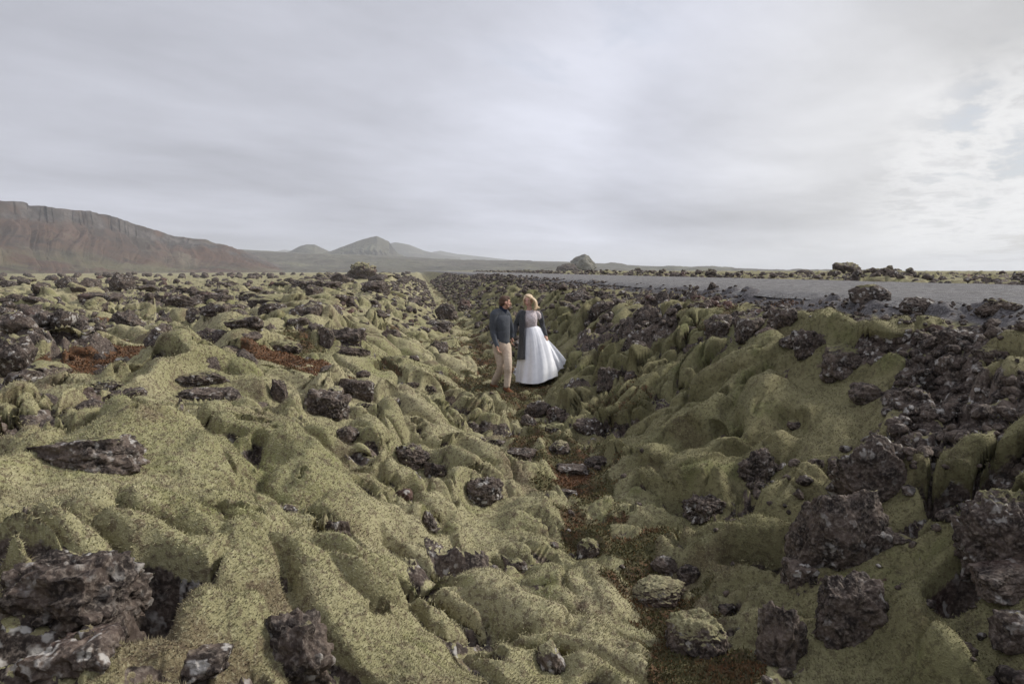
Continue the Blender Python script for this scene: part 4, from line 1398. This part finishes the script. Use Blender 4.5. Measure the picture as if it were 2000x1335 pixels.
S.tube([C(428, 366, YM + .05), shL, elL, wrL], [.078, .072, .054, .042])
S.bake('sweater', M_SWEATER, man, .008, 6, .0055, 5.5)
S = Blob()
S.tube([C(412, 356, YM + .03), C(424, 328, YM + .02), C(420, 290, YM + .03)], [(.100, .085), (.075, .072), (.068, .066)], (1, 0, 0))
S.bake('collar', M_COLLAR, man, .006, 3, .004, 14, cut=lambda p: p.z > C(0, 300, YM)[2] + (p.x - hc_m[0]) * -.55)
S = Blob()                              # trousers
S.tube([C(415, 632, YM), C(410, 690, YM), C(410, 735, YM)], [(.140, .108), (.150, .115), (.135, .11)], side_m, 26)
S.tube([C(368, 700, YM + .02), C(388, 800, YM + .0), knR, C(370, 990, YM + .07), C(334, 1064, YM + .175)], [.092, .088, .074, .068, .064])
S.tube([C(455, 700, YM), C(466, 800, YM - .1), knL, C(470, 1000, YM - .17), C(462, 1090, YM - .20)], [.092, .086, .072, .066, .062])
S.bake('trousers', M_TROUSER, man, .008, 4, .007, 6.5)
for an, toe in ((anR, (.55, -.55, -.30)), (anL, (.70, -.62, -.42))):
    d = np.array(toe); d /= np.linalg.norm(d)
    S = Blob()
    an = np.array(an)
    S.tube([an + (0, 0, .06), an + (0, 0, -.01), an + (0, 0, -.045)], [.044, .046, .048])
    S.tube([an - d * .045 + (0, 0, -.05), an + d * .06 + (0, 0, -.045), an + d * .15 + (0, 0, -.045), an + d * .205 + (0, 0, -.04)],
           [(.040, .040), (.044, .042), (.048, .033), (.036, .024)], np.cross(d, (0, 0, 1)))
    bt = S.bake('boot', M_BOOT, man, .006, 3)
    S = Blob()
    S.tube([an - d * .05 + (0, 0, -.082), an + d * .06 + (0, 0, -.080), an + d * .15 + (0, 0, -.074), an + d * .212 + (0, 0, -.062)],
           [(.042, .014), (.042, .013), (.050, .012), (.036, .011)], np.cross(d, (0, 0, 1)))
    S.bake('sole', M_SOLE, bt, .006, 1)
S = Blob()                              # close-cropped hair and a short beard


def gm(x, y, z, s=1.03):
    return hc_m + Mm @ (np.array([x, y, z]) * s)


S.ell(gm(0, -.018, .044), (.080, .096, .084), Mm)
S.ell(gm(0, -.050, .000), (.072, .062, .070), Mm)
S.ell(gm(0, .030, .082), (.062, .060, .040), Mm)
S.bake('hair', M_HAIR_M, man, .005, 4, .0025, 30)
S = Blob()
for sx in (-1, 1):
    S.tube([gm(sx * .066, .006, -.022), gm(sx * .052, .036, -.062), gm(sx * .018, .070, -.098)], [.008, .010, .012], Mm[:, 1], 10, 3)
S.ell(gm(0, .070, -.094), (.022, .018, .014), Mm)
S.ell(gm(0, .100, -.046), (.022, .007, .005), Mm)
S.bake('beard', M_HAIR_M, man, .004, 1, .003, 60)

# ---- the bride
YW = 12.55
hc_w = C(676, 244, YW)
Mw = frame((-.26, -.95, -.10), roll=-.06)
A = Blob()
head(A, hc_w, Mw, .95, True)
A.tube([C(690, 355, YW + .03), C(686, 300, YW + .01)], [.050, .044])
A.tube([C(690, 352, YW + .03), C(692, 375, YW + .03), C(695, 430, YW), C(698, 500, YW + .01), C(700, 580, YW), C(705, 650, YW)],
       [(.09, .05), (.145, .075), (.125, .095), (.095, .075), (.105, .085), (.12, .09)], (.96, -.2, 0))
wshR = C(604, 378, YW); welR = C(548, 500, YW + .04); wwrR = C(531, 596, 12.40)
wshL = C(778, 375, YW + .02); welL = C(818, 490, YW + .06); wwrL = C(852, 585, YW - .06)
A.tube([C(640, 372, YW + .02), wshR, welR, wwrR], [.045, .040, .030, .021])
A.tube([C(740, 370, YW + .02), wshL, welL, wwrL], [.045, .040, .030, .021])
A.tube([C(665, 640, YW), C(650, 860, YW - .06), C(645, 1050, YW - .05)], [.08, .055, .035])
A.tube([C(740, 640, YW), C(745, 860, YW), C(750, 1050, YW + .02)], [.08, .055, .035])
hand(A, wwrR, (-.42, -.12, -.75), (-.9, -.3, .3), -1, .7, .9)
hand(A, wwrL, (.25, -.2, -.8), (-.6, .5, 0), -1, .7, .9)
bride = A.bake('person', M_SKIN_W, None, .0055, 2, category='woman',
               label='blonde woman in a white wedding dress and long charcoal cardigan standing in the ditch')
face_bits(hc_w, Mw, .95, bride)
S = Blob()
S.tube([C(692, 372, YW + .02), C(693, 392, YW + .01), C(695, 432, YW - .01), C(698, 500, YW + .01), C(700, 560, YW + .01)],
       [(.128, .078), (.137, .095), (.137, .112), (.122, .098), (.122, .100)], (.96, -.2, 0), 26)
S.tube([C(745, 368, YW + .02), C(772, 374, YW + .02), C(790, 410, YW + .03)], [.045, .050, .046])
S.tube([C(640, 368, YW + .02), C(612, 372, YW + .02)], [.045, .046])
S.bake('bodice', M_LACE, bride, .006, 4, .003, 10)


def interp(tab, q):
    return np.interp(q, [a for a, b_ in tab], [b_ for a, b_ in tab])


def cloth(name, mat, parent, t_n, th, fn, thick=.004, closed=False):
    """a folded sheet of cloth: fn(t, theta) gives points; solid thickness"""
    t_ = np.linspace(0, 1, t_n)
    TT, TH = np.meshgrid(t_, th, indexing='ij')
    V = fn(TT.ravel(), TH.ravel())
    nb = len(th)
    F = []
    for i in range(t_n - 1):
        for j in range(nb if closed else nb - 1):
            a, b_ = i * nb + j, i * nb + (j + 1) % nb
            F.append((a, b_, b_ + nb, a + nb))
    me = mesh_from(name, V, np.array(F))
    o = link(name, me)
    md = o.modifiers.new('s', 'SOLIDIFY'); md.thickness = thick; md.offset = 0
    dg = bpy.context.evaluated_depsgraph_get(); dg.update()
    m2 = bpy.data.meshes.new_from_object(o.evaluated_get(dg)); bpy.data.objects.remove(o)
    m2.name = name
    return link(name, m2, mat, parent)


def to_world(cx, cy, y):
    px = 900 + cx / 5.135; py = 540 + cy / 5.135
    yy = y
    dx_ = (px - 1000) / FPX; up_ = (667.5 - py) / FPX
    vy = FWD[1] + UP[1] * up_; vz = FWD[2] + UP[2] * up_
    return np.stack([dx_ / vy * yy, yy, CAM[2] + vz / vy * yy], -1)


def skirt(tq, th):
    hem = 1062 + 10 * np.clip(np.sin(-th), 0, 1) - 68 * np.clip(np.cos(th), 0, 1) ** 1.6 + 6 * np.sin(3 * th + 1)
    top = 508 - 14 * np.cos(th)
    cy = top + (hem - top) * tq
    cyn = top + (1072 - top) * tq
    xl = interp([(490, 626), (600, 618), (700, 606), (830, 590), (950, 573), (1075, 566)], cyn)
    xr = interp([(485, 760), (520, 800), (600, 848), (700, 884), (800, 915), (900, 945), (995, 965), (1075, 968)], cyn)
    c_, a_ = (xl + xr) / 2, (xr - xl) / 2
    b_ = .118 + .33 * tq ** .8
    fold = (.55 - .42 * np.cos(th - .25) + .22 * np.sin(2.3 * th + 1)) * 1.5 * (np.cos(8 * th + .8 * np.sin(3 * th) + 1.2 * np.sin(2 * th)) * .5 + np.cos(13 * th + 2 + 2.5 * tq + np.sin(2 * th)) * .45 + np.cos(31 * th + 1) * .14 * (1 - tq))
    am = (.008 + .045 * tq ** 1.3) * fold
    am = am + .02 * np.sin(th * 3 + tq * 7)
    k_ = 1 + am / (.12 + .30 * tq) * .5
    return to_world(c_ + a_ * np.cos(th) * k_, cy, YW + .02 + b_ * np.sin(th) * k_)


sk = cloth('skirt', M_DRESS, bride, 90, np.linspace(0, 2 * math.pi, 360, endpoint=False), skirt, .003, True)


def train(tq, s_):
    # blown layer of tulle out to the right
    x0 = 780 + 60 * s_ + 0 * tq; y0 = 540 + 60 * s_
    x1 = 925 + 160 * s_; y1 = 985 - 112 * s_ ** 1.1
    bow = np.sin(tq * math.pi)
    cx = x0 + (x1 - x0) * tq + 10 * bow * s_ + 5 * np.sin(s_ * 15 + tq * 3) * tq
    cy = y0 + (y1 - y0) * tq - 4 * bow + 8 * np.sin(s_ * 11) * tq ** 4
    return to_world(cx, cy, YW + .20 + .16 * s_ + .045 * np.sin(s_ * 16 + 1 + tq) * tq + .10 * tq)


cloth('skirt_layer', M_DRESS, bride, 60, np.linspace(0, 1, 90), train, .003)


def tail(tq, s_):
    cx = 590 - 58 * tq + 10 * np.sin(s_ * 9) * tq; cy = 930 + (-20 + 62 * s_) * tq - 6 * np.sin(tq * 5) + 20 * s_
    return to_world(cx, cy, YW + .12 + .03 * np.sin(s_ * 8 + tq * 3))


cloth('skirt_flounce', M_DRESS, bride, 24, np.linspace(0, 1, 24), tail, .003)


def coat(tq, th):
    cy = 345 + (828 - 345) * tq
    xl = interp([(345, 606), (400, 588), (500, 590), (600, 588), (700, 582), (830, 570)], cy)
    c_ = interp([(345, 694), (500, 700), (700, 735), (830, 750)], cy)
    b_ = .10 + .26 * tq
    a_ = c_ - xl
    # front edge of the open coat hangs at one line
    edge_x = interp([(345, 652), (400, 640), (500, 640), (830, 645)], cy)
    cs = np.cos(th)
    cmin = -(c_ - edge_x) / a_
    lim = 2 * math.pi - np.arccos(np.clip(cmin, -1, 1))
    th2 = th * 0 + (math.pi * .32) + (lim - math.pi * .32) * th
    k_ = 1 + .03 * np.sin(th2 * 9 + tq * 3) * tq
    return to_world(c_ + a_ * np.cos(th2) * k_, cy, YW + .01 + b_ * np.sin(th2) * k_)


cloth('cardigan', M_CARDI, bride, 60, np.linspace(0, 1, 120), coat, .022)
S = Blob()
S.tube([C(628, 362, YW + .03), C(604, 376, YW + .01), C(568, 450, YW + .03), welR, wwrR], [.050, .062, .058, .054, .046])
S.bake('sleeve', M_CARDI, bride, .008, 4, .007, 7)
S = Blob()
S.tube([C(796, 372, YW + .06), C(803, 420, YW + .05), welL + (.006, 0, 0), wwrL], [.044, .052, .048, .038])
S.bake('sleeve', M_CARDI, bride, .008, 4, .007, 7)


def gw(x, y, z, s=.95):
    return hc_w + Mw @ (np.array([x, y, z]) * s)


S = Blob()                              # long hair, parted on her right, blown to the picture's right
S.ell(gw(0, -.028, .050), (.088, .095, .082), Mw)
S.ell(gw(.0, -.050, -.01), (.080, .070, .090), Mw)
rs = random.Random(4)
for k in range(16):
    f_ = k / 15
    st = gw(.018 - .03 * f_, .052 - .075 * f_, .112 - .008 * f_)
    midp = C(735 + 16 * f_ + rs.uniform(-4, 4), 240 + rs.uniform(-6, 6), YW - .10 + .14 * f_)
    m2_ = C(745 + 22 * f_, 300 + rs.uniform(-6, 6), YW - .07 + .13 * f_)
    tip = C(735 + 60 * f_ ** 1.5 + rs.uniform(-8, 8), 352 - 46 * f_ + rs.uniform(-8, 8), YW - .08 + .2 * f_)
    S.tube([st, midp, m2_, tip], [.016, .019, .016, .004], (0, 1, 0), 10, 5)
for k in range(5):
    f_ = k / 4
    S.tube([gw(-.03, .035 - .06 * f_, .105), C(634 - 2 * f_, 225, YW - .05 + .08 * f_), C(632, 262, YW - .04 + .07 * f_), C(636 + rs.uniform(-3, 3), 305, YW - .03 + .06 * f_)],
           [.014, .013, .011, .004], (0, 1, 0), 10, 5)
S.bake('hair', M_HAIR_W, bride, .005, 2, .002, 24)
# one strand blown across her face
S = Blob()
S.tube([C(700, 196, YW - .10), C(692, 228, YW - .125), C(678, 250, YW - .125), C(668, 268, YW - .12)], [.006, .005, .004, .002], (1, 0, 0), 8, 4)
link('hair_strand', mesh_from('hair_strand', S.v[0], S.f[0]), M_HAIR_W, bride)
print('people', round(time.time() - T0, 1))
#ENDPEOPLE

# ------------------------------------------------------------------ shaggy moss tips and heath sprigs
def tuft_mat(name, heath):
    m, t, b = material(name)
    co = t.new('ShaderNodeNewGeometry').outputs['Position']
    if heath:
        n1 = t.noise(co, 30, 3, .7)
        c = t.mix(t.smap(n1, .38, .60), (0.070, 0.056, 0.028), (0.150, 0.074, 0.038))
        c = t.mix(t.smap(t.noise(co, 2.4, 4, .6), .36, .54), c, (0.100, 0.092, 0.042))
        rs_ = t.new('ShaderNodeAttribute', attribute_name='rust').outputs['Fac']
        c = t.mix(rs_, c, t.mix(t.smap(n1, .38, .60), (0.080, 0.050, 0.028), (0.155, 0.076, 0.036)))
        c = t.mix(t.smap(t.noise(co, 70, 2, .6), .60, .68), c, (0.28, 0.12, 0.05))
    else:
        side = t.new('ShaderNodeAttribute', attribute_name='side').outputs['Fac']
        c, _ = moss_colour(t, co, side)
        tip = t.new('ShaderNodeAttribute', attribute_name='tip').outputs['Fac']
        c = t.mix(t.math('MULTIPLY', tip, .22), c, t.mix(side, (0.50, 0.46, 0.33), (0.27, 0.26, 0.13)))  # far-bank tips greener, and darkened for the weaker light
    t.l.new(c, b.inputs['Base Color'])
    return m


def sprigs(name, idx, length, width, mat, spread, per=1, **props):
    """thin pointed leaves standing on the ground at the given terrain vertices"""
    rg = np.random.default_rng(5 + len(name))
    idx = np.repeat(idx, per)
    n_ = len(idx)
    base = TV[idx]
    spc = RG.ravel()[idx] * .0018
    r0, c0 = idx // na, idx % na
    a = TV[np.minimum(r0 + 1, nr - 1) * na + c0] - TV[np.maximum(r0 - 1, 0) * na + c0]
    b_ = TV[r0 * na + np.minimum(c0 + 1, na - 1)] - TV[r0 * na + np.maximum(c0 - 1, 0)]
    nn = np.cross(b_, a); nn /= np.linalg.norm(nn, axis=1)[:, None] + 1e-9
    nn[nn[:, 2] < 0] *= -1
    base = base + rg.uniform(-1, 1, (n_, 1)) * b_ * .5 + rg.uniform(-1, 1, (n_, 1)) * a * .5
    d = nn + rg.normal(size=(n_, 3)) * spread + np.array([0, 0, .25]); d /= np.linalg.norm(d, axis=1)[:, None]
    s_ = np.cross(d, rg.normal(size=(n_, 3))); s_ /= np.linalg.norm(s_, axis=1)[:, None] + 1e-9
    ln = length(base, rg.random(n_)); wd = width(base, rg.random(n_))
    V = np.stack([base - s_ * wd[:, None] - nn * .004, base + s_ * wd[:, None] - nn * .004, base + d * ln[:, None]], 1).reshape(-1, 3)
    F = np.arange(3 * n_).reshape(-1, 3)
    tip = np.tile([0, 0, 1.0], n_)
    me = mesh_from(name, V, F, {'side': np.repeat(side_attr[idx], 3), 'tip': tip, 'rust': np.repeat(RUST[idx], 3)})
    return link(name, me, mat, **props)


rg = np.random.default_rng(3)
RR = RG.ravel(); inview = np.abs(AG.ravel()) < R(43)
mossy_v = np.nonzero(inview & (ROCK < .35) & (HEATH < .5) & (ROAD < .3) & (RR > 1.5) & (RR < 13))[0]
mossy_v = mossy_v[rg.random(len(mossy_v)) < .75]
print('tips', len(mossy_v))
sprigs('moss_tips', mossy_v, lambda b, r: .007 + .010 * r + .0006 * np.hypot(b[:, 0], b[:, 1]), lambda b, r: .0012 + .0012 * r + .00035 * np.hypot(b[:, 0], b[:, 1]),
       tuft_mat('moss_tips', False), .55, 1, kind='stuff', category='moss', label='short shaggy tips of the pale green moss covering the near banks')
hv = np.nonzero(inview & (HEATH > .45) & (ROCK < .5) & (RR > 1.8) & (RR < 32))[0]
hv = hv[rg.random(len(hv)) < .75]
print('heath', len(hv))
sprigs('heath', hv, lambda b, r: .010 + .020 * r + .0008 * np.hypot(b[:, 0], b[:, 1]), lambda b, r: .0035 + .003 * r + .0006 * np.hypot(b[:, 0], b[:, 1]),
       tuft_mat('heath_sprigs', True), .7, 1, kind='stuff', category='heath', label='low rusty heath growing along the ditch floor and in patches on the plain')
print('done', round(time.time() - T0, 1))
